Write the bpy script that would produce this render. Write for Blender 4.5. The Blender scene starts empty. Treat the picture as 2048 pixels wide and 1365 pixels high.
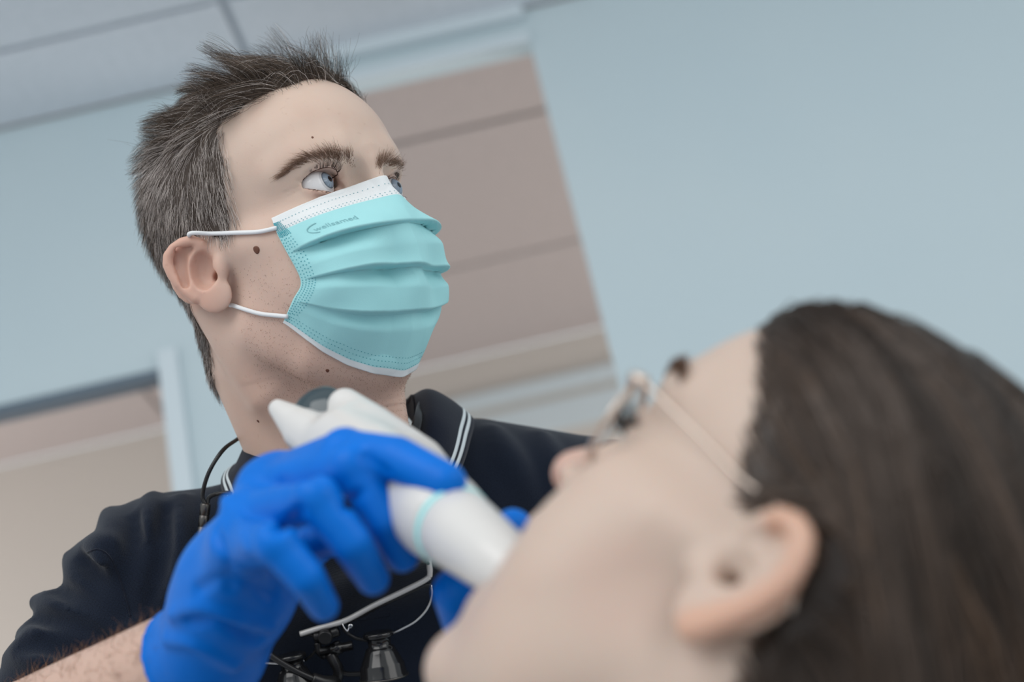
import bpy, bmesh, math, random
import numpy as np
from mathutils import Vector, Matrix
from mathutils.bvhtree import BVHTree

random.seed(7)
RNG = np.random.default_rng(11)
SC = bpy.context.scene
COL = SC.collection

# ------------------------------------------------------------------ camera
FPX, IW, IH = 2048 * 50 / 36, 2048, 1365
CAM = np.array([0, 0, 1.15])
_p, _r = math.radians(24), math.radians(13)
_f = np.array([0, math.cos(_p), math.sin(_p)])
_u0 = np.array([0, -math.sin(_p), math.cos(_p)])
_r0 = np.array([1.0, 0, 0])
_R = math.cos(_r) * _r0 - math.sin(_r) * _u0
_U = math.sin(_r) * _r0 + math.cos(_r) * _u0
cd = bpy.data.cameras.new('camera')
cd.lens, cd.sensor_width, cd.sensor_fit = 50, 36, 'HORIZONTAL'
cd.clip_start = 0.05
cd.dof.use_dof = True
cd.dof.focus_distance = 0.95
cd.dof.aperture_fstop = 3.6
cam = bpy.data.objects.new('camera', cd)
COL.objects.link(cam)
cam.matrix_world = Matrix([[_R[0], _U[0], -_f[0], CAM[0]], [_R[1], _U[1], -_f[1], CAM[1]],
                           [_R[2], _U[2], -_f[2], CAM[2]], [0, 0, 0, 1]])
SC.camera = cam

# ------------------------------------------------------------------ light
SC.view_settings.view_transform = 'Standard'
SC.view_settings.look = 'None'
SC.view_settings.gamma = 1
SC.view_settings.exposure = 0.0
SC.view_settings.use_curve_mapping = False
wd = bpy.data.worlds.new('room_ambient')
SC.world = wd
wd.use_nodes = True
wd.node_tree.nodes['Background'].inputs['Color'].default_value = (0.90, 0.96, 1.0, 1)
wd.node_tree.nodes['Background'].inputs['Strength'].default_value = 0.85


def area(name, loc, tgt, size, power, color):
    l = bpy.data.lights.new(name, 'AREA')
    l.shape, l.size, l.size_y, l.energy, l.color = 'RECTANGLE', size[0], size[1], power, color
    o = bpy.data.objects.new(name, l)
    COL.objects.link(o)
    o.location = loc
    d = Vector(tgt) - Vector(loc)
    o.rotation_euler = d.to_track_quat('-Z', 'Y').to_euler()
    return o


area('window_daylight', (1.9, -0.5, 2.2), (0.0, 1.0, 1.5), (1.6, 1.4), 13, (1.0, 0.97, 0.93))
area('surgery_ceiling_light', (-0.75, -0.5, 2.62), (-.1, 0.8, 1.5), (1.5, 1.2), 17, (1.0, 0.98, 0.96))
area('next_room_fill_left', (-2.5, 2.85, 1.5), (0, 2.9, 2.2), (1.0, 1.2), 20, (1.0, 0.90, 0.84))  # unseen fill light added to brighten the next room
area('next_room_fill_right', (2.5, 2.85, 1.5), (0, 2.9, 2.2), (1.0, 1.2), 36, (1.0, 0.90, 0.84))  # second added fill, from the opposite end of that room


# ------------------------------------------------------------------ helpers
def at(x, y, d):
    return CAM + d * (_f + (x - IW / 2) / FPX * _R + (IH / 2 - y) / FPX * _U)


def ray(x, y):
    return _f + (x - IW / 2) / FPX * _R + (IH / 2 - y) / FPX * _U


def orth(M):
    u, s, v = np.linalg.svd(np.array(M, float))
    return u @ v


# measured head poses (columns: forward, left, up)
MR = orth([[0.8076, 0.588, 0.0461], [-0.5385, 0.767, -0.349], [-0.2406, 0.257, 0.936]])
MT = np.array([-0.1414, 0.8846, 1.6434])
WR = orth([[-0.5703, -0.1763, 0.8023], [0.1707, -0.9808, -0.0942], [0.8035, 0.0832, 0.5895]])
WT = np.array([0.0706, 0.5746, 1.2618])


def mat4(R, T):
    M = Matrix.Identity(4)
    for i in range(3):
        for j in range(3):
            M[i][j] = float(R[i, j])
        M[i][3] = float(T[i])
    return M


def toM(P): return (np.asarray(P) - MT) @ MR
def toW(P): return (np.asarray(P) - WT) @ WR
def fromM(P): return np.asarray(P) @ MR.T + MT
def fromW(P): return np.asarray(P) @ WR.T + WT


def srgb(r, g, b):
    def c(v):
        v /= 255
        return v / 12.92 if v <= .04045 else ((v + .055) / 1.055) ** 2.4
    return (c(r), c(g), c(b), 1)


MATS = {}


def mat(name, color, rough=.5, spec=.5, metal=0, sss=0, sssr=(.01, .004, .002), trans=0, alpha=1, coat=0,
        emit=None, attr=None, noise=None, bump=None, sheen=0, ior=1.45):
    m = bpy.data.materials.new(name)
    m.use_nodes = True
    nt = m.node_tree
    b = nt.nodes['Principled BSDF']
    b.inputs['Base Color'].default_value = color
    b.inputs['Roughness'].default_value = rough
    b.inputs['Specular IOR Level'].default_value = spec
    b.inputs['Metallic'].default_value = metal
    b.inputs['IOR'].default_value = ior
    if sss:
        b.inputs['Subsurface Weight'].default_value = sss
        b.inputs['Subsurface Radius'].default_value = (1.0, sssr[1] / sssr[0], sssr[2] / sssr[0])
        b.inputs['Subsurface Scale'].default_value = sssr[0]
    b.inputs['Transmission Weight'].default_value = trans
    b.inputs['Alpha'].default_value = alpha
    b.inputs['Coat Weight'].default_value = coat
    b.inputs['Sheen Weight'].default_value = sheen
    if emit:
        b.inputs['Emission Color'].default_value = emit[0]
        b.inputs['Emission Strength'].default_value = emit[1]
    src = None
    tc = nt.nodes.new('ShaderNodeTexCoord')
    if attr:
        a = nt.nodes.new('ShaderNodeAttribute')
        a.attribute_name = attr
        src = a.outputs['Color']
    if noise:
        # list of (scale, detail, lo, hi, colour, amount)
        for (sc, det, lo, hi, colr, amt) in noise:
            n = nt.nodes.new('ShaderNodeTexNoise')
            n.inputs['Scale'].default_value = sc
            n.inputs['Detail'].default_value = det
            nt.links.new(tc.outputs['Object'], n.inputs['Vector'])
            rp = nt.nodes.new('ShaderNodeMapRange')
            rp.inputs['From Min'].default_value = lo
            rp.inputs['From Max'].default_value = hi
            rp.inputs['To Max'].default_value = amt
            nt.links.new(n.outputs['Fac'], rp.inputs['Value'])
            mx = nt.nodes.new('ShaderNodeMix')
            mx.data_type = 'RGBA'
            nt.links.new(rp.outputs['Result'], mx.inputs['Factor'])
            if src is None:
                mx.inputs['A'].default_value = color
            else:
                nt.links.new(src, mx.inputs['A'])
            mx.inputs['B'].default_value = colr
            src = mx.outputs['Result']
    if src is not None:
        nt.links.new(src, b.inputs['Base Color'])
    if bump:
        kind, sc, st, dist = bump
        if kind == 'noise':
            n = nt.nodes.new('ShaderNodeTexNoise')
            n.inputs['Detail'].default_value = 3
            out = n.outputs['Fac']
        else:
            n = nt.nodes.new('ShaderNodeTexVoronoi')
            out = n.outputs['Distance']
        n.inputs['Scale'].default_value = sc
        nt.links.new(tc.outputs['Object'], n.inputs['Vector'])
        bp = nt.nodes.new('ShaderNodeBump')
        bp.inputs['Strength'].default_value = st
        bp.inputs['Distance'].default_value = dist
        nt.links.new(out, bp.inputs['Height'])
        nt.links.new(bp.outputs['Normal'], b.inputs['Normal'])
    MATS[name] = m
    return m


# ---- mesh builders
def npmesh(name, V, Q, smooth=True, tri=False):
    V = np.asarray(V, np.float32)
    Q = np.asarray(Q, np.int32)
    me = bpy.data.meshes.new(name)
    me.vertices.add(len(V))
    me.vertices.foreach_set('co', V.ravel())
    k = Q.shape[1]
    me.loops.add(Q.size)
    me.loops.foreach_set('vertex_index', Q.ravel())
    me.polygons.add(len(Q))
    me.polygons.foreach_set('loop_start', np.arange(0, Q.size, k, dtype=np.int32))
    me.polygons.foreach_set('use_smooth', np.full(len(Q), smooth))
    me.update(calc_edges=True)
    me.validate()
    return me


def link(name, me, m=None, parent=None, matrix=None, label=None, cat=None, group=None, kind=None):
    o = bpy.data.objects.new(name, me)
    COL.objects.link(o)
    if parent is not None:
        o.parent = parent
    if matrix is not None:
        o.matrix_world = matrix
    if m is not None and me is not None:
        me.materials.append(m)
    if label: o['label'] = label
    if cat: o['category'] = cat
    if group: o['group'] = group
    if kind: o['kind'] = kind
    return o


def vcol(me, cols, name='tint'):
    a = me.attributes.new(name, 'FLOAT_COLOR', 'POINT')
    c = np.ones((len(me.vertices), 4), np.float32)
    c[:, :3] = cols
    a.data.foreach_set('color', c.ravel())


class Vol:
    """signed-distance grid with smooth blends, meshed by surface nets"""

    def __init__(s, lo, hi, h):
        s.lo = np.array(lo, np.float64)
        s.h = h
        s.n = np.ceil((np.array(hi) - s.lo) / h).astype(int) + 1
        s.D = np.full(s.n, .08, np.float32)
        s.ax = [(s.lo[i] + h * np.arange(s.n[i])).astype(np.float32) for i in range(3)]

    def put(s, fn, lo, hi, k, mode):
        a = np.clip(np.floor((np.array(lo) - k - s.lo) / s.h).astype(int) - 2, 0, s.n)
        b = np.clip(np.ceil((np.array(hi) + k - s.lo) / s.h).astype(int) + 3, 0, s.n)
        if np.any(b <= a):
            return
        sl = tuple(slice(a[i], b[i]) for i in range(3))
        X = s.ax[0][sl[0]][:, None, None]
        Y = s.ax[1][sl[1]][None, :, None]
        Z = s.ax[2][sl[2]][None, None, :]
        d = fn(X, Y, Z)
        D = s.D[sl]
        if mode < 0:
            D = -D
        k = max(k, 1e-6)
        h = np.maximum(k - np.abs(D - d), 0)
        o = np.minimum(D, d) - h * h * (.25 / k)
        s.D[sl] = o if mode > 0 else -o

    def ell(s, c, r, k=.01, rot=None, mode=1):
        c = np.array(c, float)
        r = np.array(r, float)

        def fn(X, Y, Z):
            x, y, z = X - c[0], Y - c[1], Z - c[2]
            if rot is not None:
                x, y, z = (x * rot[0][0] + y * rot[1][0] + z * rot[2][0],
                           x * rot[0][1] + y * rot[1][1] + z * rot[2][1],
                           x * rot[0][2] + y * rot[1][2] + z * rot[2][2])
            q0 = np.sqrt((x / r[0]) ** 2 + (y / r[1]) ** 2 + (z / r[2]) ** 2)
            q1 = np.sqrt((x / r[0] ** 2) ** 2 + (y / r[1] ** 2) ** 2 + (z / r[2] ** 2) ** 2) + 1e-9
            return (q0 * (q0 - 1) / q1).astype(np.float32)
        e = r if rot is None else np.full(3, r.max())
        s.put(fn, c - e, c + e, k, mode)

    def chain(s, pts, rs, k=.01, mode=1):
        pts = [np.array(p, float) for p in pts]
        if np.isscalar(rs):
            rs = [rs] * len(pts)

        def fn(X, Y, Z):
            best = None
            for i in range(max(1, len(pts) - 1)):
                a = pts[i]
                b = pts[min(i + 1, len(pts) - 1)]
                ra, rb = rs[i], rs[min(i + 1, len(pts) - 1)]
                ab = b - a
                L = max(float(ab @ ab), 1e-12)
                t = np.clip(((X - a[0]) * ab[0] + (Y - a[1]) * ab[1] + (Z - a[2]) * ab[2]) / L, 0, 1)
                dx, dy, dz = X - a[0] - t * ab[0], Y - a[1] - t * ab[1], Z - a[2] - t * ab[2]
                d = np.sqrt(dx * dx + dy * dy + dz * dz) - (ra + t * (rb - ra))
                best = d if best is None else np.minimum(best, d)
            return best.astype(np.float32)
        P = np.array(pts)
        rr = np.array(rs)[:, None]
        s.put(fn, (P - rr).min(0), (P + rr).max(0), k, mode)

    def sample(s, P):
        q = (np.asarray(P) - s.lo) / s.h
        q = np.clip(q, 0, s.n - 1.001)
        i = q.astype(int)
        t = q - i
        r = 0
        for dx in (0, 1):
            for dy in (0, 1):
                for dz in (0, 1):
                    w = (t[:, 0] if dx else 1 - t[:, 0]) * (t[:, 1] if dy else 1 - t[:, 1]) * (t[:, 2] if dz else 1 - t[:, 2])
                    r = r + w * s.D[i[:, 0] + dx, i[:, 1] + dy, i[:, 2] + dz]
        return r

    def grad(s, P, e=.002):
        g = np.stack([s.sample(P + np.eye(3)[a] * e) - s.sample(P - np.eye(3)[a] * e) for a in range(3)], 1)
        return g / (np.linalg.norm(g, axis=1, keepdims=True) + 1e-9)

    def snap(s, x, y, d0=.6, d1=1.6):
        ds = np.arange(d0, d1, .002)
        P = CAM + ds[:, None] * ray(x, y)
        v = s.sample(P)
        ok = np.where((v[:-1] > 0) & (v[1:] <= 0))[0]
        if len(ok) == 0:
            return P[np.argmin(v)]
        i = ok[0]
        t = v[i] / (v[i] - v[i + 1])
        return P[i] * (1 - t) + P[i + 1] * t

    def nets(s, smooth=1):
        D = s.D
        for a in range(3):
            for e in (0, -1):
                sl = [slice(None)] * 3
                sl[a] = e
                D[tuple(sl)] = np.maximum(D[tuple(sl)], s.h * .5)
        n = s.n
        ins = D < 0
        cnt = np.zeros(n - 1, np.int8)
        for dx in (0, 1):
            for dy in (0, 1):
                for dz in (0, 1):
                    cnt += ins[dx:n[0] - 1 + dx, dy:n[1] - 1 + dy, dz:n[2] - 1 + dz]
        cells = np.argwhere((cnt > 0) & (cnt < 8))
        vid = np.full(n - 1, -1, np.int32)
        vid[cells[:, 0], cells[:, 1], cells[:, 2]] = np.arange(len(cells))
        cor = [(a, b, c) for a in (0, 1) for b in (0, 1) for c in (0, 1)]
        val = np.stack([D[cells[:, 0] + a, cells[:, 1] + b, cells[:, 2] + c] for a, b, c in cor], 1)
        acc = np.zeros((len(cells), 3))
        num = np.zeros(len(cells))
        for i in range(8):
            for j in range(i + 1, 8):
                if sum(abs(cor[i][q] - cor[j][q]) for q in range(3)) == 1:
                    va, vb = val[:, i], val[:, j]
                    m = (va < 0) != (vb < 0)
                    t = np.where(m, va / np.where(m, va - vb, 1), 0)
                    p = np.array(cor[i]) + t[:, None] * (np.array(cor[j]) - np.array(cor[i]))
                    acc += p * m[:, None]
                    num += m
        V = s.lo + s.h * (cells + acc / num[:, None])
        Q = []
        for ax in range(3):
            o1, o2 = (ax + 1) % 3, (ax + 2) % 3
            sl0 = [slice(1, n[i] - 1) for i in range(3)]
            sl0[ax] = slice(0, n[ax] - 1)
            sl1 = list(sl0)
            sl1[ax] = slice(1, n[ax])
            a, b = ins[tuple(sl0)], ins[tuple(sl1)]
            for flip, msk in ((0, a & ~b), (1, ~a & b)):
                e = np.argwhere(msk)
                if len(e) == 0:
                    continue
                base = e + np.array([0 if i == ax else 1 for i in range(3)])
                q = []
                for (d1, d2) in ((0, 0), (-1, 0), (-1, -1), (0, -1)):
                    c = base.copy()
                    c[:, o1] += d1
                    c[:, o2] += d2
                    q.append(vid[c[:, 0], c[:, 1], c[:, 2]])
                q = np.stack(q, 1)
                Q.append(q[:, ::-1] if flip else q)
        Q = np.concatenate(Q)
        Q = Q[(Q >= 0).all(1)]
        for _ in range(smooth):
            A = np.zeros_like(V)
            c = np.zeros(len(V))
            for i in range(4):
                np.add.at(A, Q[:, i], V[Q[:, (i + 1) % 4]])
                np.add.at(A, Q[:, (i + 1) % 4], V[Q[:, i]])
                np.add.at(c, Q[:, i], 1)
                np.add.at(c, Q[:, (i + 1) % 4], 1)
            V = V * .5 + .5 * A / np.maximum(c, 1)[:, None]
        return V, Q


def vnormals(V, Q):
    n = np.cross(V[Q[:, 2]] - V[Q[:, 0]], V[Q[:, 3]] - V[Q[:, 1]])
    N = np.zeros_like(V)
    for i in range(4):
        np.add.at(N, Q[:, i], n)
    return N / (np.linalg.norm(N, axis=1, keepdims=True) + 1e-12)


def tubes(P, rad, sides=3, cap=False):
    """P (N,S,3) polylines -> vertices, quads"""
    P = np.asarray(P, float)
    N, S, _ = P.shape
    rad = np.broadcast_to(np.asarray(rad, float), (N, S)) if np.ndim(rad) != 1 else np.broadcast_to(np.asarray(rad)[:, None], (N, S))
    T = np.gradient(P, axis=1)
    T /= np.linalg.norm(T, axis=2, keepdims=True) + 1e-12
    ref = np.where(np.abs(T[:, :1, 2:3]) > .9, np.array([1., 0, 0]), np.array([0, 0, 1.]))
    A = np.cross(T, np.broadcast_to(ref, T.shape))
    A /= np.linalg.norm(A, axis=2, keepdims=True) + 1e-12
    B = np.cross(T, A)
    V = []
    for k in range(sides):
        a = 2 * math.pi * k / sides
        V.append(P + rad[:, :, None] * (math.cos(a) * A + math.sin(a) * B))
    V = np.stack(V, 2).reshape(-1, 3)
    i, j, k = np.meshgrid(np.arange(N), np.arange(S - 1), np.arange(sides), indexing='ij')
    k2 = (k + 1) % sides
    v = lambda jj, kk: (i * S + jj) * sides + kk
    Q = np.stack([v(j, k), v(j, k2), v(j + 1, k2), v(j + 1, k)], -1).reshape(-1, 4)
    return V, Q


def spline(pts, n):
    """Catmull-Rom through control points"""
    p = np.array(pts, float)
    p = np.vstack([2 * p[0] - p[1], p, 2 * p[-1] - p[-2]])
    m = len(p) - 3
    out = []
    for t in np.linspace(0, m, n):
        i = min(int(t), m - 1)
        u = t - i
        a, b, c, d = p[i:i + 4]
        out.append(.5 * (2 * b + (c - a) * u + (2 * a - 5 * b + 4 * c - d) * u * u + (3 * b - a - 3 * c + d) * u ** 3))
    return np.array(out)


def tube_obj(name, pts, rad, m, parent=None, n=40, sides=10, **kw):
    P = spline(pts, n)
    r = np.interp(np.linspace(0, 1, n), np.linspace(0, 1, len(rad)), rad) if np.ndim(rad) else np.full(n, rad)
    V, Q = tubes(P[None], r[None], sides)
    # round caps
    bm = bmesh.new()
    vs = [bm.verts.new(v) for v in V]
    for q in Q:
        bm.faces.new([vs[i] for i in q])
    for a in (0, n - 1):
        try:
            bm.faces.new([vs[a * sides + k] for k in range(sides)])
        except ValueError:
            pass
    bmesh.ops.recalc_face_normals(bm, faces=bm.faces[:])
    me = bpy.data.meshes.new(name)
    bm.to_mesh(me)
    bm.free()
    me.polygons.foreach_set('use_smooth', np.full(len(me.polygons), True))
    return link(name, me, m, parent, **kw)


def grid_obj(name, G, m, parent=None, thick=0.0, **kw):
    """G (a,b,3) grid of points -> sheet with real thickness"""
    G = np.asarray(G, float)
    a, b, _ = G.shape
    i, j = np.meshgrid(np.arange(a - 1), np.arange(b - 1), indexing='ij')
    q = np.stack([i * b + j, (i + 1) * b + j, (i + 1) * b + j + 1, i * b + j + 1], -1).reshape(-1, 4)
    V = G.reshape(-1, 3)
    if thick:
        N = vnormals(V, q)
        n0 = len(V)
        V = np.vstack([V + N * thick / 2, V - N * thick / 2])
        rim = [x * b for x in range(a)] + [(a - 1) * b + y for y in range(1, b)] + \
              [x * b + b - 1 for x in range(a - 2, -1, -1)] + [y for y in range(b - 2, 0, -1)]
        rim = np.array(rim)
        r2 = np.roll(rim, -1)
        Q = np.vstack([q, q[:, ::-1] + n0, np.stack([r2, rim, rim + n0, r2 + n0], 1)])
    else:
        Q = q
    return link(name, npmesh(name, V, Q), m, parent, **kw)


def box_obj(name, lo, hi, m, parent=None, bev=0.0, **kw):
    bm = bmesh.new()
    bmesh.ops.create_cube(bm, size=1)
    lo, hi = np.array(lo, float), np.array(hi, float)
    for v in bm.verts:
        v.co = Vector((lo + hi) / 2) + Vector(np.array(v.co) * (hi - lo))
    if bev:
        bmesh.ops.bevel(bm, geom=bm.edges[:], offset=bev, segments=2, affect='EDGES', profile=.5)
    me = bpy.data.meshes.new(name)
    bm.to_mesh(me)
    bm.free()
    return link(name, me, m, parent, **kw)


def lathe_obj(name, c, axis, prof, m, parent=None, seg=32, **kw):
    """prof: list of (offset along axis, radius)"""
    ax = np.array(axis, float)
    ax /= np.linalg.norm(ax)
    a = np.cross(ax, [0, 0, 1.] if abs(ax[2]) < .9 else [1., 0, 0])
    a /= np.linalg.norm(a)
    b = np.cross(ax, a)
    bm = bmesh.new()
    rings = []
    for (t, r) in prof:
        rings.append([bm.verts.new(np.array(c) + ax * t + r * (math.cos(2 * math.pi * k / seg) * a + math.sin(2 * math.pi * k / seg) * b)) for k in range(seg)])
    for i in range(len(rings) - 1):
        for k in range(seg):
            bm.faces.new([rings[i][k], rings[i][(k + 1) % seg], rings[i + 1][(k + 1) % seg], rings[i + 1][k]])
    bm.faces.new(rings[0][::-1])
    bm.faces.new(rings[-1])
    bmesh.ops.recalc_face_normals(bm, faces=bm.faces[:])
    me = bpy.data.meshes.new(name)
    bm.to_mesh(me)
    bm.free()
    for p in me.polygons:
        p.use_smooth = len(p.vertices) == 4
    o = link(name, me, m, parent, **kw)
    return o


def empty(name, loc, label, cat, group=None):
    o = bpy.data.objects.new(name, None)
    COL.objects.link(o)
    o.location = Vector(loc)
    o.empty_display_size = .05
    o['label'] = label
    o['category'] = cat
    if group: o['group'] = group
    bpy.context.view_layer.update()
    return o


def adopt(o, parent):
    """parent keeping world placement"""
    o.parent = parent
    o.matrix_parent_inverse = parent.matrix_world.inverted()


I4 = Matrix.Identity(4)


def in_poly(px, py, poly):
    res = np.zeros(len(px), bool)
    n = len(poly)
    for i in range(n):
        x0, y0 = poly[i]
        x1, y1 = poly[(i + 1) % n]
        c = ((y0 > py) != (y1 > py)) & (px < (x1 - x0) * (py - y0) / (y1 - y0 + 1e-12) + x0)
        res ^= c
    return res


def sstep(x, a, b):
    t = np.clip((x - a) / (b - a), 0, 1)
    return t * t * (3 - 2 * t)


# ------------------------------------------------------------------ materials
mat('wall_paint', (.50, .60, .64, 1), .75, .3, noise=[(3, 2, .35, .7, (.53, .62, .65, 1), .6)])
mat('tile_white', (.66, .70, .75, 1), .8, .2, noise=[(60, 4, .4, .7, (.56, .61, .65, 1), .5)])
mat('grid_metal', (.50, .54, .59, 1), .5, .4)
mat('far_ceiling', (.46, .41, .40, 1), .8, .2, noise=[(40, 3, .4, .7, (.42, .38, .37, 1), .5)])
mat('far_grid', (.36, .32, .31, 1), .6, .3)
mat('far_wall', (.58, .54, .50, 1), .8, .2)
mat('frame_paint', (.58, .66, .70, 1), .5, .4)
mat('frame_dark', (.10, .14, .18, 1), .4, .5)
mat('floor_vinyl', (.52, .53, .54, 1), .5, .4, noise=[(12, 4, .4, .7, (.47, .48, .50, 1), .6)])
mat('skin', (.6, .4, .33, 1), .48, .35, sss=.22, sssr=(.010, .0035, .002), attr='tint',
    noise=[(45, 3, .45, .75, (.52, .33, .26, 1), .25), (260, 2, .66, .74, (.34, .19, .13, 1), .14)],
    bump=('noise', 900, .12, .0006))
mat('skin_patient', (.6, .4, .33, 1), .45, .4, sss=.25, sssr=(.012, .004, .002), attr='tint',
    noise=[(30, 3, .45, .75, (.57, .38, .31, 1), .2)])
mat('hair_man', (.03, .02, .015, 1), .45, .22, attr='tint')
mat('hair_woman', (.03, .02, .014, 1), .38, .5, attr='tint')
mat('eye_white', (.62, .62, .63, 1), .12, .5, attr='tint')
mat('cornea', (1, 1, 1, 1), .02, .5, trans=1, ior=1.2)
mat('lash', (.02, .012, .008, 1), .5, .3)
mat('brow', (.21, .125, .085, 1), .5, .3)
mat('arm_hair', (.26, .14, .08, 1), .5, .3)
mat('mole', (.13, .05, .03, 1), .5, .4)
mat('mask_blue', (.28, .66, .70, 1), .8, .15, attr='tint', sss=.25, sssr=(.004, .004, .004), bump=('voronoi', 1600, .12, .0003))
mat('mask_dots', (.05, .30, .36, 1), .7, .2)
mat('mask_print', (.20, .42, .45, 1), .7, .2)
mat('elastic', (.74, .75, .76, 1), .8, .1, bump=('noise', 1500, .2, .0004))
mat('glove', (.0002, .152, .62, 1), .38, .17, sss=.04, sssr=(.003, .003, .006), noise=[(50, 3, .4, .75, (.0002, .125, .52, 1), .5)],
    bump=('noise', 110, .25, .0012))
mat('scanner_white', (.65, .635, .615, 1), .3, .5, coat=.2)
mat('scanner_dark', (.03, .05, .06, 1), .12, .6)
mat('ring_cyan', (.35, .75, .76, 1), .3, .5, emit=((.3, .9, .9, 1), .12))
mat('black_plastic', (.012, .012, .013, 1), .32, .5)
mat('black_gloss', (.010, .010, .011, 1), .14, .6)
mat('grey_metal', (.58, .57, .56, 1), .4, .5, metal=.25)
mat('gunmetal', (.09, .085, .08, 1), .3, .5, metal=.9)
mat('silver', (.75, .75, .76, 1), .15, .5, metal=1)
mat('lens_glass', (1, 1, 1, 1), .02, .5, trans=1, ior=1.03)
mat('frame_gold', (.62, .52, .45, 1), .32, .5, metal=.9)
mat('stripe_white', (.62, .68, .70, 1), .8, .2)
mat('thread', (.55, .42, .28, 1), .7, .2)
mat('patient_top', (.10, .12, .15, 1), .9, .1, bump=('noise', 400, .2, .001))


def fabric(name, col, col2):
    m = mat(name, col, .88, .08, sheen=.18)
    nt = m.node_tree
    b = nt.nodes['Principled BSDF']
    tc = nt.nodes.new('ShaderNodeTexCoord')
    cb = nt.nodes.new('ShaderNodeCombineXYZ')
    for k, ax in enumerate(((.98, .17, .10), (-.08, -.10, .99))):
        dp = nt.nodes.new('ShaderNodeVectorMath')
        dp.operation = 'DOT_PRODUCT'
        dp.inputs[1].default_value = ax
        nt.links.new(tc.outputs['Object'], dp.inputs[0])
        nt.links.new(dp.outputs['Value'], cb.inputs[k])
    v = nt.nodes.new('ShaderNodeTexVoronoi')
    v.voronoi_dimensions = '2D'
    v.inputs['Scale'].default_value = 1050
    v.inputs['Randomness'].default_value = .35
    nt.links.new(cb.outputs['Vector'], v.inputs['Vector'])
    mx = nt.nodes.new('ShaderNodeMix')
    mx.data_type = 'RGBA'
    mr = nt.nodes.new('ShaderNodeMapRange')
    mr.inputs['From Min'].default_value = .15
    mr.inputs['From Max'].default_value = .55
    nt.links.new(v.outputs['Distance'], mr.inputs['Value'])
    nt.links.new(mr.outputs['Result'], mx.inputs['Factor'])
    mx.inputs['A'].default_value = col2
    mx.inputs['B'].default_value = col
    nt.links.new(mx.outputs['Result'], b.inputs['Base Color'])
    bp = nt.nodes.new('ShaderNodeBump')
    bp.inputs['Strength'].default_value = .5
    bp.inputs['Distance'].default_value = .0006
    bp.invert = True
    nt.links.new(v.outputs['Distance'], bp.inputs['Height'])
    nt.links.new(bp.outputs['Normal'], b.inputs['Normal'])
    return m


fabric('navy_pique', (.0055, .0085, .017, 1), (.012, .019, .035, 1))
mat('navy_knit', (.007, .010, .020, 1), .9, .1, sheen=.15, bump=('noise', 700, .25, .0006))

# ================================================================== the room
def boxes_mesh(name, bl):
    bm = bmesh.new()
    for lo, hi in bl:
        lo, hi = np.array(lo, float), np.array(hi, float)
        r = bmesh.ops.create_cube(bm, size=1)
        for v in r['verts']:
            v.co = Vector((lo + hi) / 2 + np.array(v.co) * (hi - lo))
    me = bpy.data.meshes.new(name)
    bm.to_mesh(me)
    bm.free()
    return me


ZC, YB, YF = 2.70, 2.08, 3.53
DX0, DX1, DZ = -1.45, -0.567, 2.165      # doorway on the left
OX0, OX1, OZ = -0.33, 0.150, 2.625       # tall opening behind the dentist
WT_ = .03
link('floor', boxes_mesh('floor', [((-2.6, -2.2, -.05), (2.6, YF, 0))]), MATS['floor_vinyl'], kind='structure')
link('wall_back', boxes_mesh('wall_back', [
    ((-2.6, YB, 0), (DX0, YB + WT_, ZC)), ((DX0, YB, DZ), (DX1, YB + WT_, ZC)),
    ((DX1, YB, 0), (OX0, YB + WT_, ZC)), ((OX0, YB, OZ), (OX1, YB + WT_, ZC)),
    ((OX1, YB, 0), (2.6, YB + WT_, ZC))]), MATS['wall_paint'], kind='structure')
link('wall_far', boxes_mesh('wall_far', [((-2.6, YF, 0), (2.6, YF + .1, ZC))]), MATS['far_wall'], kind='structure')
link('trim_1', boxes_mesh('trim_1', [((OX0, YB - .012, OZ), (OX1, YB, OZ + .022)), ((OX0, YB - .02, OZ + .05), (OX1 + .0, YB, ZC))]), MATS['frame_paint'], kind='structure')
link('trim_2', boxes_mesh('trim_2', [((DX0, YB - .004, DZ - .012), (DX1, YB + WT_ + .004, DZ + .003))]), MATS['frame_dark'], kind='structure')
link('trim_3', boxes_mesh('trim_3', [((DX1, YB - .014, 0), (DX1 + .032, YB + WT_ + .01, DZ + .03))]), MATS['frame_paint'], kind='structure')
link('trim_4', boxes_mesh('trim_4', [((-.45, YF - .02, 2.545), (2.6, YF, 2.585)), ((-.45, YF - .012, 2.44), (2.6, YF, 2.52))]), MATS['frame_paint'], kind='structure')


def ceiling(name, x0, x1, ys, xs, mt, mg):
    root = link(name, boxes_mesh(name, [((x0, ys[0], ZC + .012), (x1, ys[-1], ZC + .06))]), MATS[mg], kind='structure')
    for a, b in zip(ys[:-1], ys[1:]):
        for c, d in zip(xs[:-1], xs[1:]):
            g = .006
            box_obj('ceiling_tile', (c + g, a + g, ZC), (d - g, b - g, ZC + .015), MATS[mt], root, bev=.004)


xs = [-2.6] + [round(-.34 + .6 * k, 3) for k in range(-3, 5)] + [2.6]
ceiling('ceiling', -2.6, 2.6, [.677, 1.277, 1.877, YB], xs, 'tile_white', 'grid_metal')
ceiling('ceiling_next_room', -2.6, 2.6, [YB + WT_, 2.415, 2.997, YF], xs, 'far_ceiling', 'far_grid')


# ================================================================== heads
def face_common(V, g):
    for s in (-1, 1):
        # zygomatic arch, cheek, brow ridge, jaw
        V.chain([(.064, s * .046, .004), (.040, s * .060, .004), (.008, s * .066, .006)], [.012, .009, .007], .016)
        V.ell((.056, s * .036, -.030), (.030, .026, .038), .02)
        V.chain([(.012, s * .050, -.050), (.045, s * .040, -.074), (.070, s * .012, -.080)] if g == 'm' else
                [(.010, s * .047, -.045), (.045, s * .037, -.074), (.081, s * .010, -.087)], [.017, .016, .013], .018)


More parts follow.
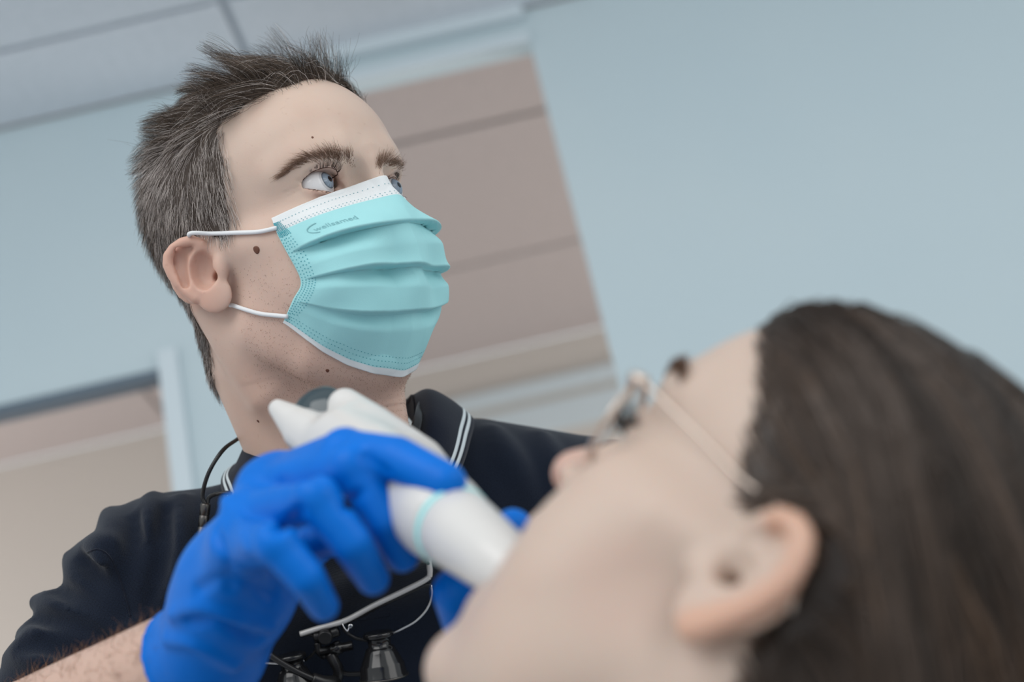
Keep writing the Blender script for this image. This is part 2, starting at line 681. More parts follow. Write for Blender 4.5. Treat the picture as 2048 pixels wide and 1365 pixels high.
print('man head')
HM = Vol((-.130, -.112, -.205), (.132, .112, .150), .0013)
HM.ell((-.012, 0, .048), (.094, .077, .083))
HM.ell((.028, 0, .062), (.059, .064, .056), .03)
HM.ell((.040, 0, -.005), (.050, .061, .065), .02)
face_common(HM, 'm')
HM.ell((.050, 0, -.055), (.042, .044, .040), .02)
for s in (-1, 1):
    HM.ell((.020, s * .049, -.022), (.028, .0125, .038), .02)
HM.ell((.072, 0, -.080), (.014, .020, .014), .012)
HM.chain([(.088, 0, .046), (.093, 0, .030), (.101, 0, .002)], [.008, .008, .0105], .010)
for s in (-1, 1):
    HM.ell((.090, s * .014, -.006), (.011, .008, .008), .006)
    HM.ell((.080, s * .016, -.040), (.014, .022, .014), .012)
    HM.chain([(.083, s * .008, .052), (.082, s * .022, .057), (.070, s * .042, .054), (.055, s * .054, .046)], [.009, .009, .008, .006], .014)
    # hollow beside the nose root
    HM.ell((.092, s * .017, .034), (.010, .008, .012), .010, mode=-1)
# neck
nb = toM(at(672, 935, 1.035))
HM.chain([(-.025, 0, .0), (-.022, .004, -.06), nb], [.056, .056, .056], .02)
HM.chain([(.045, .0, -.075), (.030, .018, -.12), nb + np.array([.026, .004, .015])], [.025, .022, .022], .03)
HM.ell(np.array([.052, .016, -.125]), (.012, .011, .016), .02)            # larynx
HM.chain([(-.022, -.058, -.025), (.0, -.040, -.09), nb + np.array([.034, -.018, .015])], [.014, .014, .010], .018)
HM.chain([(-.022, .058, -.025), (.0, .045, -.09), nb + np.array([.034, .020, .015])], [.014, .014, .010], .018)

# eyes
EYE = {-1: np.array([.0665, -.0328, .0348]), 1: np.array([.0690, .0335, .0322])}
GAZE = np.array([.90, .15, .24])
GAZE /= np.linalg.norm(GAZE)
LID = .0144


def lid_top(t, s):    # t 0 outer .. 1 inner -> y,z offset in eye frame
    return None


APER = {}


def surfx(V, y, z, x0=.115):
    """first skin point met coming from in front at local (y, z)"""
    xs_ = np.arange(x0, .03, -.0004)
    d = V.sample(np.stack([xs_, np.full_like(xs_, y), np.full_like(xs_, z)], 1))
    i = np.argmax(d < 0)
    return float(xs_[i])


for s in (-1, 1):
    c = EYE[s]
    HM.ell(c + np.array([.0015, -s * .0010, .0005]), (.0150, .0158, .0150), .006, mode=-1)
    HM.ell(c, (LID, LID, LID), .0050)
    yo, yi = c[1] + s * .0150, c[1] - s * .0152
    zo, zi = c[2] + .0002, c[2] - .0030
    top, bot = .0106, .0034

    def edge(y, up, yo=yo, yi=yi, zo=zo, zi=zi):
        t = np.clip((y - yo) / (yi - yo), -.3, 1.3)
        base = zo + (zi - zo) * t
        prof = np.clip(4 * t * (1 - t), -1.5, 1)
        prof = np.where(prof > 0, np.abs(prof) ** .66, prof)
        return base + (top * (1 - .32 * (t - .5)) if up else -bot) * prof
    APER[s] = edge

    def fn(X, Y, Z, c=c, edge=edge):
        d = np.maximum(Z - edge(Y, True), edge(Y, False) - Z) * .85
        return np.maximum(d, (c[0] - .006) - X + 0 * Z).astype(np.float32)
    # lid crease, crow's-foot lines and the soft fold under the lower lid
    cr = []
    for t in np.linspace(-.10, .93, 14):
        y = yo + (yi - yo) * t
        z = float(edge(np.array(yo + (yi - yo) * max(t, .02)), True)) + .0030 - .0008 * t - (.002 if t < 0 else 0)
        cr.append((surfx(HM, y, z) + .0001, y, z))
    HM.chain(cr, list(np.interp(np.linspace(0, 1, 14), [0, .15, .7, 1], [.0003, .0008, .0009, .0004])), .0022, mode=-1)
    cr = []
    for t in np.linspace(.20, .85, 9):
        y = yo + (yi - yo) * t
        z = float(edge(np.array(y), False)) - .0052
        cr.append((surfx(HM, y, z) + .0002, y, z))
    HM.chain(cr, .0005, .0030, mode=-1)
    for dz, L in ((.0005, .007), (-.0022, .006)):
        cr = []
        for t in np.linspace(0, 1, 5):
            y = yo + s * (.002 + L * t)
            z = zo + dz - .0032 * t
            cr.append((surfx(HM, y, z) + .0002, y, z))
        HM.chain(cr, .0003, .0016, mode=-1)
    HM.put(fn, c + np.array([-.006, -.022, -.012]), c + np.array([.02, .022, .018]), .0012, -1)
    # inner corner
    HM.ell(c + np.array([.0078, -s * .0142, -.0024]), (.0030, .0034, .0022), .001)


# ears from measured outlines
def ear_map(R, T, tow, side, x_ref, y_ref, tilt):
    n = np.array([tilt, side, 0.0])
    n /= np.linalg.norm(n)
    p0 = np.array([x_ref, side * y_ref, 0.0])
    o = tow(CAM)

    def f(px, py, off=0.0):
        v = ray(px, py) @ R
        t = ((p0 - o) @ n) / (v @ n)
        return o + v * t + n * off
    return f, n


def ear(V, f, n, side, crop, sc, outline, anti, concha, canal, tragus, lobe, plate, rr=.0036):
    g = lambda c, off=0: f(crop[0] + c[0] / sc, crop[1] + c[1] / sc, off)
    up = np.array([0, 0, 1.0])
    fw = np.cross(up, n)
    fw /= np.linalg.norm(fw)
    up2 = np.cross(n, fw)
    rot = np.stack([fw, up2, n], 1)
    for (c, ru, rv, th, off) in plate:
        V.ell(g(c, off), (ru, rv, th), .004, rot)
    V.ell(g(lobe[0], .0012), (lobe[1], lobe[2], .0038), .004, rot)
    ol = [g(c, o) for c, o in outline]
    V.chain(ol, rr, .0022)
    V.chain([g(c, .0015) for c in anti], .0030, .0035)
    for (c, ru, rv, dp, off) in concha:
        V.ell(g(c, off), (ru, rv, dp), .003, rot, mode=-1)
    V.ell(g(tragus[0], .001), (tragus[1], tragus[2], .0042), .004, rot)
    for (c, r, off) in canal:
        V.chain([g(c, off), g(c, off - .014)], [r, r * .8], .002, mode=-1)


fe, ne = ear_map(MR, MT, toM, -1, .008, .0725, .42)
ear(HM, fe, ne, -1, (320, 440), 6.203,
    [((560, 420), -.002), ((520, 300), .002), ((430, 262), .004), ((320, 290), .0050), ((220, 360), .0055), ((155, 460), .006), ((152, 570), .006),
     ((200, 690), .0055), ((270, 790), .005), ((355, 890), .0035), ((450, 980), .002)],
    [(500, 380), (430, 480), (385, 590), (385, 700), (440, 800), (540, 850), (620, 820)],
    [((560, 640), .0088, .0125, .0080, .0030), ((290, 500), .0034, .0105, .0040, .0040), ((330, 740), .0026, .0070, .0030, .0042)],
    [((672, 700), .0038, .003)],
    ((760, 590), .0050, .0085), ((690, 930), .0125, .0125), [((375, 640), .0165, .0225, .0030, -.001), ((620, 560), .011, .022, .006, -.006)])
# mirrored simple ear on the hidden side
HM.chain([(.002, .074, .018), (-.010, .083, .022), (-.022, .087, .012), (-.022, .087, -.004), (-.010, .081, -.022), (.0, .076, -.028)], .004, .003)
HM.ell((-.008, .078, -.004), (.012, .004, .022), .004)
Vm, Qm = HM.nets(1)


# --- arms, shoulders and chest of the same body (mostly inside the shirt)
def dpt(*a): return at(*a)


SH = [(340, 1158, 1.05), (520, 1118, 1.06), (720, 1040, 1.08), (950, 1008, 1.10), (1230, 1035, 1.13)]
ARM_R = [(325, 1152, 1.05), (120, 1430, 1.00), (-40, 1650, .945)]
ARM_L = [(1235, 1050, 1.13), (1400, 1330, 1.10), (1480, 1600, 1.03)]
FORE_R = [(-40, 1640, .945), (75, 1510, .875), (412, 1308, .765)]
FORE_L = [(1480, 1600, 1.03), (1250, 1570, .90), (1085, 1500, .80)]
axS = at(*SH[4]) - at(*SH[0])
axS /= np.linalg.norm(axS)
axU = np.array([0, 0, 1.0]) + .10 * np.array([0, -1, 0])
axU -= axS * (axU @ axS)
axU /= np.linalg.norm(axU)
axF = np.cross(axS, axU)
TROT = np.stack([axS, axF, axU], 1)
TC = at(735, 1470, 1.135)


def torso(V, off):
    V.chain([at(*p) for p in SH], [r + off for r in (.056, .062, .066, .066, .060)], .03)
    V.ell(TC, (.178 + off, .098 + off, .24 + off), .05, TROT)
    V.ell(at(560, 1330, 1.10), (.085 + off, .055 + off, .075 + off), .05, TROT)
    V.ell(at(960, 1280, 1.13), (.085 + off, .055 + off, .075 + off), .05, TROT)


def arm(V, A, off, k=.02, rs=(.054, .050, .046)):
    V.chain([at(*p) for p in A], [r + off for r in rs], k)


allp = np.array([at(*p) for p in SH + ARM_R + ARM_L + FORE_R + FORE_L])
lo = allp.min(0) - .09
hi = allp.max(0) + .09
lo[2] = TC[2] - .17
BV = Vol(lo, hi, .0045)
torso(BV, -.010)
arm(BV, ARM_R, -.012)
arm(BV, ARM_L, -.012)
BV.chain([at(*p) for p in FORE_R], [.046, .047, .0295], .015)
BV.chain([at(*p) for p in FORE_L], [.046, .045, .0295], .015)
BV.chain([fromM(nb) + np.array([0, 0, .03]), at(705, 1010, 1.09)], [.052, .046], .02)
Vb, Qb = BV.nets(2)
Vb = toM(Vb)


def union_mesh(V1, Q1, V2, Q2):
    """one closed surface from two overlapping closed surfaces"""
    oa = bpy.data.objects.new('ua', npmesh('ua', V1, Q1))
    ob = bpy.data.objects.new('ub', npmesh('ub', V2, Q2))
    COL.objects.link(oa)
    COL.objects.link(ob)
    md = oa.modifiers.new('u', 'BOOLEAN')
    md.operation, md.object = 'UNION', ob
    try:
        md.solver = 'MANIFOLD'
    except TypeError:
        md.solver = 'EXACT'
    dg = bpy.context.evaluated_depsgraph_get()
    me = bpy.data.meshes.new_from_object(oa.evaluated_get(dg))
    for o in (oa, ob):
        m = o.data
        bpy.data.objects.remove(o)
        bpy.data.meshes.remove(m)
    # keep only the largest connected piece
    bm = bmesh.new()
    bm.from_mesh(me)
    seen, best = set(), []
    for v in bm.verts:
        if v in seen:
            continue
        st, comp = [v], []
        seen.add(v)
        while st:
            u = st.pop()
            comp.append(u)
            for e in u.link_edges:
                w = e.other_vert(u)
                if w not in seen:
                    seen.add(w)
                    st.append(w)
        if len(comp) > len(best):
            best = comp
    bset = set(best)
    bmesh.ops.delete(bm, geom=[v for v in bm.verts if v not in bset], context='VERTS')
    bm.to_mesh(me)
    bm.free()
    me.materials.clear()
    me.polygons.foreach_set('use_smooth', np.full(len(me.polygons), True))
    V = np.zeros(len(me.vertices) * 3, np.float32)
    me.vertices.foreach_get('co', V)
    return me, V.reshape(-1, 3).astype(float)


me, Vall = union_mesh(Vm, Qm, Vb, Qb)
print('body verts', len(Vall))
man = empty('person', MT * np.array([1, 1, 0]) + np.array([.0, .15, TC[2] - .17]), 'person in navy polo shirt and face mask, blue gloved hand holding a scanner', 'person')
base = np.array([.590, .448, .368])
tint = np.tile(base, (len(Vall), 1))
P = Vall
# natural skin colour: redder ears, cheeks and lids, beard shadow on the jaw
red = np.array([.55, .29, .23])
def blend(mask, c): 
    global tint
    tint = tint * (1 - mask[:, None]) + np.array(c) * mask[:, None]
earm = sstep(-P[:, 1], .072, .082) * sstep(-np.abs(P[:, 0] + .005), -.04, -.02) * sstep(P[:, 2], -.06, -.035)
earm = np.maximum(earm, sstep(-P[:, 1], .062, .068) * sstep(-P[:, 0], -.010, -.002) * (P[:, 0] > -.03) * (P[:, 2] < .022) * sstep(P[:, 2], -.034, -.022))
blend(.70 * earm, (.58, .29, .21))
for s in (-1, 1):
    d = np.linalg.norm(P - (EYE[s] + np.array([.01, 0, 0])), axis=1)
    blend(.45 * (1 - sstep(d, .010, .020)), (.50, .26, .21))
blend(.45 * sstep(-P[:, 1], .040, .058) * sstep(-P[:, 2], -.05, .0), (.61, .41, .335))
jaw = sstep(-P[:, 2], .0, .05) * sstep(-P[:, 2] * -1, -.12, -.07) * sstep(P[:, 0], -.01, .03)
blend(.35 * jaw, (.58, .37, .30))
blend(.6 * sstep(-P[:, 2], .05, .10), (.60, .385, .30))
vcol(me, tint)
body = link('body', me, MATS['skin'], None, mat4(MR, MT))
bpy.context.view_layer.update()
adopt(body, man)

BM_M = BVHTree.FromPolygons([tuple(v) for v in fromM(Vm)], [tuple(int(i) for i in q) for q in Qm])


def hit(x, y, bvh=BM_M, off=0.0):
    r = bvh.ray_cast(Vector(CAM), Vector(ray(x, y)))
    if r[0] is None:
        return None, None
    return np.array(r[0]) + np.array(r[1]) * off, np.array(r[1])


# --- eyeballs
for s in (-1, 1):
    c = EYE[s]
    n1, n2 = 48, 64
    g = GAZE + np.array([0, -.0 * s, 0])
    g /= np.linalg.norm(g)
    a = np.cross(g, [0, 0, 1.0])
    a /= np.linalg.norm(a)
    b = np.cross(a, g)
    th = np.concatenate([np.linspace(0, .62, 36), np.linspace(.66, math.pi, 24)])
    ph = np.linspace(0, 2 * math.pi, 64, endpoint=False)
    R0 = .0132
    rad = R0 + .0011 * np.exp(-(th / .42) ** 4)
    TH, PH = np.meshgrid(th, ph, indexing='ij')
    rr = rad[:, None] * np.ones_like(PH)
    Vv = c + rr[..., None] * (np.cos(TH)[..., None] * g + np.sin(TH)[..., None] * (np.cos(PH)[..., None] * a + np.sin(PH)[..., None] * b))
    # dish the iris a little
    i, j = np.meshgrid(np.arange(len(th) - 1), np.arange(64), indexing='ij')
    j2 = (j + 1) % 64
    Q = np.stack([i * 64 + j, (i + 1) * 64 + j, (i + 1) * 64 + j2, i * 64 + j2], -1).reshape(-1, 4)
    Vv = Vv.reshape(-1, 3)
    me = npmesh('eyeball', Vv, Q)
    col = np.tile(np.array([.66, .64, .64]), (len(Vv), 1))
    T = TH.ravel()
    iris = np.array([.20, .25, .31])
    streak = (.8 + .35 * RNG.random(64))[None, :] * np.ones_like(PH)
    irc = iris * streak.ravel()[:, None]
    irc = irc * (1 - .65 * sstep(T, .38, .47))[:, None]
    m = T < .47
    col[m] = irc[m]
    col[(T < .60) & (T >= .47)] = (.5, .49, .50)
    col[T < .155] = (.004, .004, .005)
    vcol(me, col)
    o = link('eyeball', me, MATS['eye_white'], None, mat4(MR, MT))
    bpy.context.view_layer.update()
    adopt(o, man)
    # lashes
    lp, lr = [], []
    edge = APER[s]
    yo, yi = c[1] + s * .0150, c[1] - s * .0152
    for kk in range(74):
        upper = kk < 54
        t = random.uniform(.14, .82)
        y = yo + (yi - yo) * t
        z = float(edge(np.array(y), upper)) + (.0009 if upper else -.0007)
        p = np.array([surfx(HM, y, z) - .0003, y, z])
        out = (p - c) / np.linalg.norm(p - c)
        L = random.uniform(.0040, .0075) * (1.15 - .5 * abs(t - .55)) if upper else random.uniform(.0020, .0034)
        d0 = out + np.array([0, s * .25 * (1 - t), .15 if upper else -.2])
        d1 = out * .5 + np.array([.1, s * .5 * (.6 - t), .9 if upper else -.5]) + RNG.normal(0, .12, 3)
        d0 /= np.linalg.norm(d0)
        d1 /= np.linalg.norm(d1)
        sp = np.linspace(0, 1, 6)[:, None]
        lp.append(p + L * (sp * d0 * (1 - .5 * sp) + sp * sp * .5 * d1))
        lr.append(np.linspace(.00016, .00004, 6))
    V_, Q_ = tubes(np.array(lp), np.array(lr), 3)
    o = link('eyelashes', npmesh('eyelashes', V_, Q_), MATS['lash'], None, mat4(MR, MT), kind='stuff')
    bpy.context.view_layer.update()
    adopt(o, man)
    # dark wet rim of the lids
    rim = []
    for up in (True, False):
        q = []
        for t in np.linspace(.04, .80, 24):
            y = yo + (yi - yo) * t
            z = float(edge(np.array(y), up)) + (0.0007 if up else -.0005)
            q.append((surfx(HM, y, z) - .0003, y, z))
        rim.append(q)
    V_, Q_ = tubes(np.array(rim), np.array([np.full(24, .00040), np.full(24, .00022)]), 5)
    o = link('lid_rim', npmesh('lid_rim', V_, Q_), mat('lid_rim_%d' % (s + 1), (.07, .03, .022, 1), .45, .3), None, mat4(MR, MT))
    bpy.context.view_layer.update()
    adopt(o, man)

# --- eyebrows
def brow(poly, width, n, lean):
    cp = spline([(a, b, 0) for a, b in poly], 60)
    P_, r_ = [], []
    for _ in range(n):
        t = random.betavariate(1.4, 1.1)
        q = cp[int(t * 59)]
        w = np.interp(t, [0, .25, .7, 1], width)
        y = q[1] + random.gauss(0, .40) * w
        p, nn = hit(q[0] + random.gauss(0, 3), y, off=.0002)
        if p is None:
            continue
        L = random.uniform(.005, .009)
        i = min(int(t * 59), 57)
        tan = hit(cp[i + 1][0], cp[i + 1][1])[0]
        tan0 = hit(cp[i][0], cp[i][1])[0]
        if tan is None or tan0 is None:
            continue
        tv = tan0 - tan          # toward the outer end
        tv /= np.linalg.norm(tv) + 1e-9
        upv = MR[:, 2]
        d = tv * (.25 + .75 * (1 - t)) + upv * np.interp(t, [0, .6, 1], [.1, .45, 1.0]) * lean + nn * (.22 + .30 * t) + RNG.normal(0, .10, 3)
        d /= np.linalg.norm(d)
        sp = np.linspace(0, 1, 4)[:, None]
        P_.append(p + L * (sp * d - nn * .14 * sp * sp))
        r_.append(np.linspace(.00011, .00004, 4))
    V_, Q_ = tubes(np.array(P_), np.array(r_), 3)
    o = link('eyebrow', npmesh('eyebrow', V_, Q_), MATS['brow'], None, I4, kind='stuff')
    adopt(o, man)


brow([(560, 352), (590, 330), (625, 315), (665, 312), (708, 324)], [5, 11, 15, 16], 560, 1)
brow([(822, 352), (808, 337), (790, 328), (770, 325), (754, 330)], [6, 11, 14, 15], 420, 1)

# --- mole and small spots
for (x, y, r) in [(513, 500, .0024), (625, 275, .0008), (655, 742, .0012), (516, 843, .0011)]:
    p, n = hit(x, y)
    if p is None:
        continue
    bm = bmesh.new()
    bmesh.ops.create_icosphere(bm, subdivisions=3, radius=1)
    q = Vector(n).to_track_quat('Z', 'Y').to_matrix()
    for v in bm.verts:
        k = 1 + .05 * math.sin(3 * math.atan2(v.co.y, v.co.x) + 1)
        v.co = Vector(p) + q @ Vector((v.co.x * r * k, v.co.y * r * 1.12 * k, v.co.z * r * .28))
    me = bpy.data.meshes.new('mole')
    bm.to_mesh(me)
    bm.free()
    me.polygons.foreach_set('use_smooth', np.full(len(me.polygons), True))
    o = link('mole', me, MATS['mole'], None, I4)
    adopt(o, man)

# --- stubble on cheek, jaw and neck
Nst = vnormals(Vm, Qm)
cen = Vm[Qm].mean(1)
sel = (cen[:, 2] < .004) & (cen[:, 2] > -.135) & (cen[:, 0] > .012 - .25 * np.clip(-.06 - cen[:, 2], 0, .1)) & (np.abs(cen[:, 1]) < .070)
fq = Qm[sel]
wq_ = sstep(-Vm[fq].mean(1)[:, 2], -.004, .04) + .12
ii = RNG.choice(len(fq), 5200, p=wq_ / wq_.sum())
ww = RNG.dirichlet([1, 1, 1, 1], len(ii))
Ps = (Vm[fq[ii]] * ww[..., None]).sum(1)
Ns = (Nst[fq[ii]] * ww[..., None]).sum(1)
dS = Ns * .35 + np.array([.25, 0, -.9]) + RNG.normal(0, .35, Ps.shape)
dS /= np.linalg.norm(dS, axis=1, keepdims=True)
Ls_ = RNG.uniform(.0004, .0011, len(Ps))
sp = np.linspace(0, 1, 3)[None, :, None]
PS = Ps[:, None] + Ls_[:, None, None] * sp * dS[:, None]
V_, Q_ = tubes(PS, np.tile(np.array([.00007, .00006, .00004]), (len(Ps), 1)), 3)
o = link('stubble', npmesh('stubble', V_, Q_), MATS['brow'], None, mat4(MR, MT), kind='stuff')
bpy.context.view_layer.update()
adopt(o, man)
# --- hair on the forearm
fa, fb = at(*FORE_R[1]), at(*FORE_R[2])
BVB = BVHTree.FromPolygons([tuple(v) for v in fromM(Vb)], [tuple(int(i) for i in q) for q in Qb])
P_, r_ = [], []
fax = (fb - fa) / np.linalg.norm(fb - fa)
for _ in range(2600):
    t = random.random()
    dv = RNG.normal(0, 1, 3)
    dv -= fax * (dv @ fax)
    dv /= np.linalg.norm(dv)
    c = fa + (fb - fa) * t
    h = BVB.ray_cast(Vector(c + dv * .09), Vector(-dv))
    if h[0] is None:
        continue
    p, n_ = np.array(h[0]), np.array(h[1])
    if np.linalg.norm(p - c) > .053:
        continue
    d = fax * .6 - n_ * 0 + RNG.normal(0, .4, 3)
    L = random.uniform(.004, .010)
    sp = np.linspace(0, 1, 5)[:, None]
    P_.append(p + L * (sp * (d + n_ * .5) - sp * sp * n_ * .25))
    r_.append(np.linspace(.00011, .00004, 5))
V_, Q_ = tubes(np.array(P_), np.array(r_), 3)
o = link('forearm_hair', npmesh('forearm_hair', V_, Q_), MATS['arm_hair'], None, I4, kind='stuff')
adopt(o, man)

# ================================================================== hair of the man
print('man hair')
HP = [(.068, .104), (.060, .101), (.048, .094), (.030, .085), (.033, .074), (.037, .062), (.033, .042), (.028, .016), (.022, .004), (.014, .002), (.006, .010),
      (-.006, .013), (-.019, .009), (-.023, -.006), (-.025, -.032), (-.035, -.057), (-.048, -.080), (-.070, -.088), (-.12, -.088), (-.2, .1), (0, .25), (.068, .22)]


def scalp(V, Q, poly, ymax=.0785, zmax=.03):
    N = vnormals(V, Q)
    ok = in_poly(V[:, 0], V[:, 2], poly)
    ok &= ~((np.abs(V[:, 1]) > ymax) & (V[:, 2] < zmax) & (V[:, 0] > -.040))
    qm = ok[Q].all(1)
    return N, ok, Q[qm]


def cap_mesh(V, N, F, off):
    used = np.unique(F)
    mp = np.full(len(V), -1)
    mp[used] = np.arange(len(used))
    P = V[used] + N[used] * off
    for _ in range(3):
        pass
    return P, mp[F], used


def roots(V, N, F, n):
    A = np.linalg.norm(np.cross(V[F[:, 1]] - V[F[:, 0]], V[F[:, 2]] - V[F[:, 0]]), axis=1)
    i = RNG.choice(len(F), n, p=A / A.sum())
    w = RNG.dirichlet([1, 1, 1, 1], n)
    P = (V[F[i]] * w[..., None]).sum(1)
    Nn = (N[F[i]] * w[..., None]).sum(1)
    return P, Nn / np.linalg.norm(Nn, axis=1, keepdims=True)


Nm, okm, Fm = scalp(Vm, Qm, HP, .0735, .021)
P0, N0 = roots(Vm, Nm, Fm, 34000)


def inset(P, poly, m):
    ok = np.ones(len(P), bool)
    for a_ in range(8):
        ok &= in_poly(P[:, 0] + m * math.cos(a_ * math.pi / 4), P[:, 2] + m * math.sin(a_ * math.pi / 4), poly)
    return ok


keep = inset(P0, HP, .010 * RNG.random(len(P0)) ** 1.6)
P0, N0 = P0[keep], N0[keep]
Fm = Fm[inset(Vm, HP, .0065)[Fm].all(1)]
nh = len(P0)
z, x, y = P0[:, 2], P0[:, 0], P0[:, 1]
top = sstep(z, .070, .112)
back = sstep(-x, .04, .09)
front = sstep(x, .02, .06) * top
Ls = .011 + .011 * top + .016 * top * sstep(x, -.02, .04) + .003 * back * (1 - top)
Ls = Ls * (.7 + .5 * RNG.random(nh))
edge_fade = sstep(-z, -.03, .05)
Ls *= 1 - .25 * edge_fade
dn = np.stack([.45 * sstep(x, -.035, .03) - .15, 0 * x, -1 + 0 * x], 1)
dn = dn - (N0 * dn).sum(1)[:, None] * N0
dn /= np.linalg.norm(dn, axis=1, keepdims=True) + 1e-9
fw = np.array([-.35, -.50, .20])
fw = fw - (N0 @ fw)[:, None] * N0
d0 = (1 - top)[:, None] * (dn * .75 + N0 * (.42 + .22 * back)[:, None]) + top[:, None] * (N0 * .78 + fw * .55)
d1 = (1 - top)[:, None] * (dn * 1.0 + N0 * .12) + top[:, None] * (N0 * .05 + np.array([-.75, -.65, -.30]))
# clumps
K = 460
ci = RNG.choice(nh, K, replace=False)
cl = np.zeros(nh, int)
for a in range(0, nh, 2000):
    dd = ((P0[a:a + 2000, None] - P0[ci][None]) ** 2).sum(2)
    cl[a:a + 2000] = dd.argmin(1)
cn = np.clip(RNG.normal(0, 1, (K, 3)), -1.5, 1.5)
d0 = d0 + cn[cl] * (.10 + .20 * top)[:, None] + RNG.normal(0, 1, (nh, 3)) * (.10 + .06 * top)[:, None]
d1 = d1 + cn[cl][:, ::-1] * (.12 + .38 * top)[:, None] + RNG.normal(0, 1, (nh, 3)) * (.14 + .10 * top)[:, None]
d0 /= np.linalg.norm(d0, axis=1, keepdims=True)
d1 /= np.linalg.norm(d1, axis=1, keepdims=True)
S = 6
sp = np.linspace(0, 1, S)[None, :, None]
Ph = P0[:, None] - N0[:, None] * .0006 + Ls[:, None, None] * (sp * (1 - .5 * sp) * d0[:, None] * 1.15 + sp * sp * .5 * d1[:, None] * 1.25)
ctip = Ph[ci][cl]
pull = (.12 + .45 * top)[:, None, None] * sp ** 1.5
Ph = Ph * (1 - pull) + ctip * pull
# keep above the scalp
dist = HM.sample(Ph.reshape(-1, 3)).reshape(nh, S)
Ph += N0[:, None] * np.clip(.0008 - dist, 0, .006)[..., None]
fly = RNG.choice(nh, 90, replace=False)
fly = fly[top[fly] > .3]
Ph[fly] += (sp ** 2) * RNG.normal(0, .008, (len(fly), 1, 3)) + sp * N0[fly][:, None] * .006
rr = (.000095 + .00003 * RNG.random(nh))[:, None] * np.linspace(1, .35, S)[None]
Vh, Qh = tubes(Ph, rr, 3)
side = (1 - sstep(z, .075, .105)) * (1 - sstep(-x, .035, .085) * .7) * (1 - .5 * sstep(-z, -.0, .04))
gp = .06 + .70 * side + .03 * top
g = RNG.random(nh) < gp
dark = np.array([.044, .031, .023]) * (.6 + .9 * RNG.random(nh))[:, None]
grey = np.array([.66, .59, .55]) * (.45 + .75 * RNG.random(nh))[:, None]
brown = np.array([.13, .094, .070]) * (.6 + .8 * RNG.random(nh))[:, None]
hc = np.where(g[:, None], grey, np.where((RNG.random(nh) < .30)[:, None], brown, dark))
Vc, Qc, used = cap_mesh(Vm, Nm, Fm, .0012)
mehair = npmesh('hair', np.vstack([Vh, Vc]), np.vstack([Qh, Qc + len(Vh)]))
capc = np.array([.055, .040, .032]) * np.ones((len(Vc), 3))
vcol(mehair, np.vstack([np.repeat(hc, S * 3, 0), capc]))
o = link('hair', mehair, MATS['hair_man'], None, mat4(MR, MT), kind='stuff', label='short tousled dark brown hair greying at the sides')
bpy.context.view_layer.update()
adopt(o, man)

# ================================================================== polo shirt
print('shirt')
SV = Vol(lo, hi, .0034)
torso(SV, 0)
arm(SV, ARM_R[:2] + [(20, 1570, .972)], 0, .025, (.055, .052, .050))
arm(SV, ARM_L[:2] + [(1440, 1480, 1.06)], 0, .025, (.055, .052, .050))


def fold(V, poly, r, off=0, k=.012, mode=1):
    pts = [V.snap(a, b) + off * ray(a, b) for a, b in poly]
    P = spline(pts, 4 * len(pts))
    t = np.linspace(0, 1, len(P))
    V.chain(list(P), list(r * (.35 + .65 * np.sin(math.pi * np.clip(t * .9 + .06, 0, 1)))), k, mode)


def cp7(*c):    # sleeve study frame -> photograph frame
    return [(x / 2.185, 740 + y / 2.185) for x, y in c]


# sleeve and shoulder folds: raised ridges and the valleys between them
def cpf(*c):
    return [(x / 3.657, 990 + y / 3.657) for x, y in c]


RIDGE = [((1115, 40), (1105, 200), (1075, 430), (1045, 680), (1025, 880)), ((800, 150), (845, 300), (885, 500), (925, 700), (965, 920)),
         ((620, 400), (720, 395), (800, 450), (865, 580), (925, 750), (960, 900)), ((520, 470), (600, 580), (700, 730), (820, 880), (900, 985)),
         ((280, 790), (430, 815), (600, 865), (740, 925), (840, 985)), ((180, 1030), (330, 1020), (500, 1060), (640, 1115)), ((90, 1190), (240, 1160), (400, 1190), (520, 1230)),
         ((1330, 60), (1290, 300), (1240, 550), (1180, 780))]
VALLEY = [((985, 160), (980, 380), (985, 640), (992, 880)), ((800, 380), (850, 470), (905, 640), (945, 860)), ((600, 470), (690, 590), (790, 730), (900, 920)),
          ((400, 690), (540, 745), (700, 845), (830, 950)), ((240, 900), (430, 925), (620, 985), (760, 1050)), ((150, 1110), (330, 1090), (500, 1130), (620, 1170)),
          ((1215, 100), (1185, 350), (1140, 600), (1090, 820))]
for q in RIDGE:
    fold(SV, cpf(*q), .0145, .0045, .008)
for q in VALLEY:
    fold(SV, cpf(*q), .0085, .0020, .007, -1)
# right of the picture: shoulder and chest folds
fold(SV, [(985, 870), (1020, 930), (1060, 1000)], .010, .007)
fold(SV, [(1080, 880), (1110, 950), (1120, 1020)], .010, .007)
# front of the neckline under the collar
SV.chain([at(625, 1075, 1.005), at(705, 1050, .998), at(800, 1050, 1.005)], .030, .03)
# neck opening
SV.chain([fromM(nb) + np.array([-.0, .0, .04]), fromM(nb) + .12 * MR[:, 2]], [.058, .060], .008, -1)
Vs, Qs = SV.nets(1)
shirt = link('polo_shirt', npmesh('polo_shirt', Vs, Qs), MATS['navy_pique'], None, I4, label='navy pique polo shirt with striped collar')
adopt(shirt, man)
BVH_S = BVHTree.FromPolygons([tuple(v) for v in Vs], [tuple(int(i) for i in q) for q in Qs])

# armhole seam
sq = spline([(x, y, 0) for x, y in cpf((640, 420), (720, 402), (800, 455), (865, 585), (920, 750), (955, 890))], 60)
seam = [np.array(BVH_S.ray_cast(Vector(CAM), Vector(ray(q[0], q[1])))[0]) + .0001 * ray(q[0], q[1]) for q in sq]
o = tube_obj('armhole_seam', seam, .0007, MATS['navy_knit'], None, 120, 6)
adopt(o, shirt)


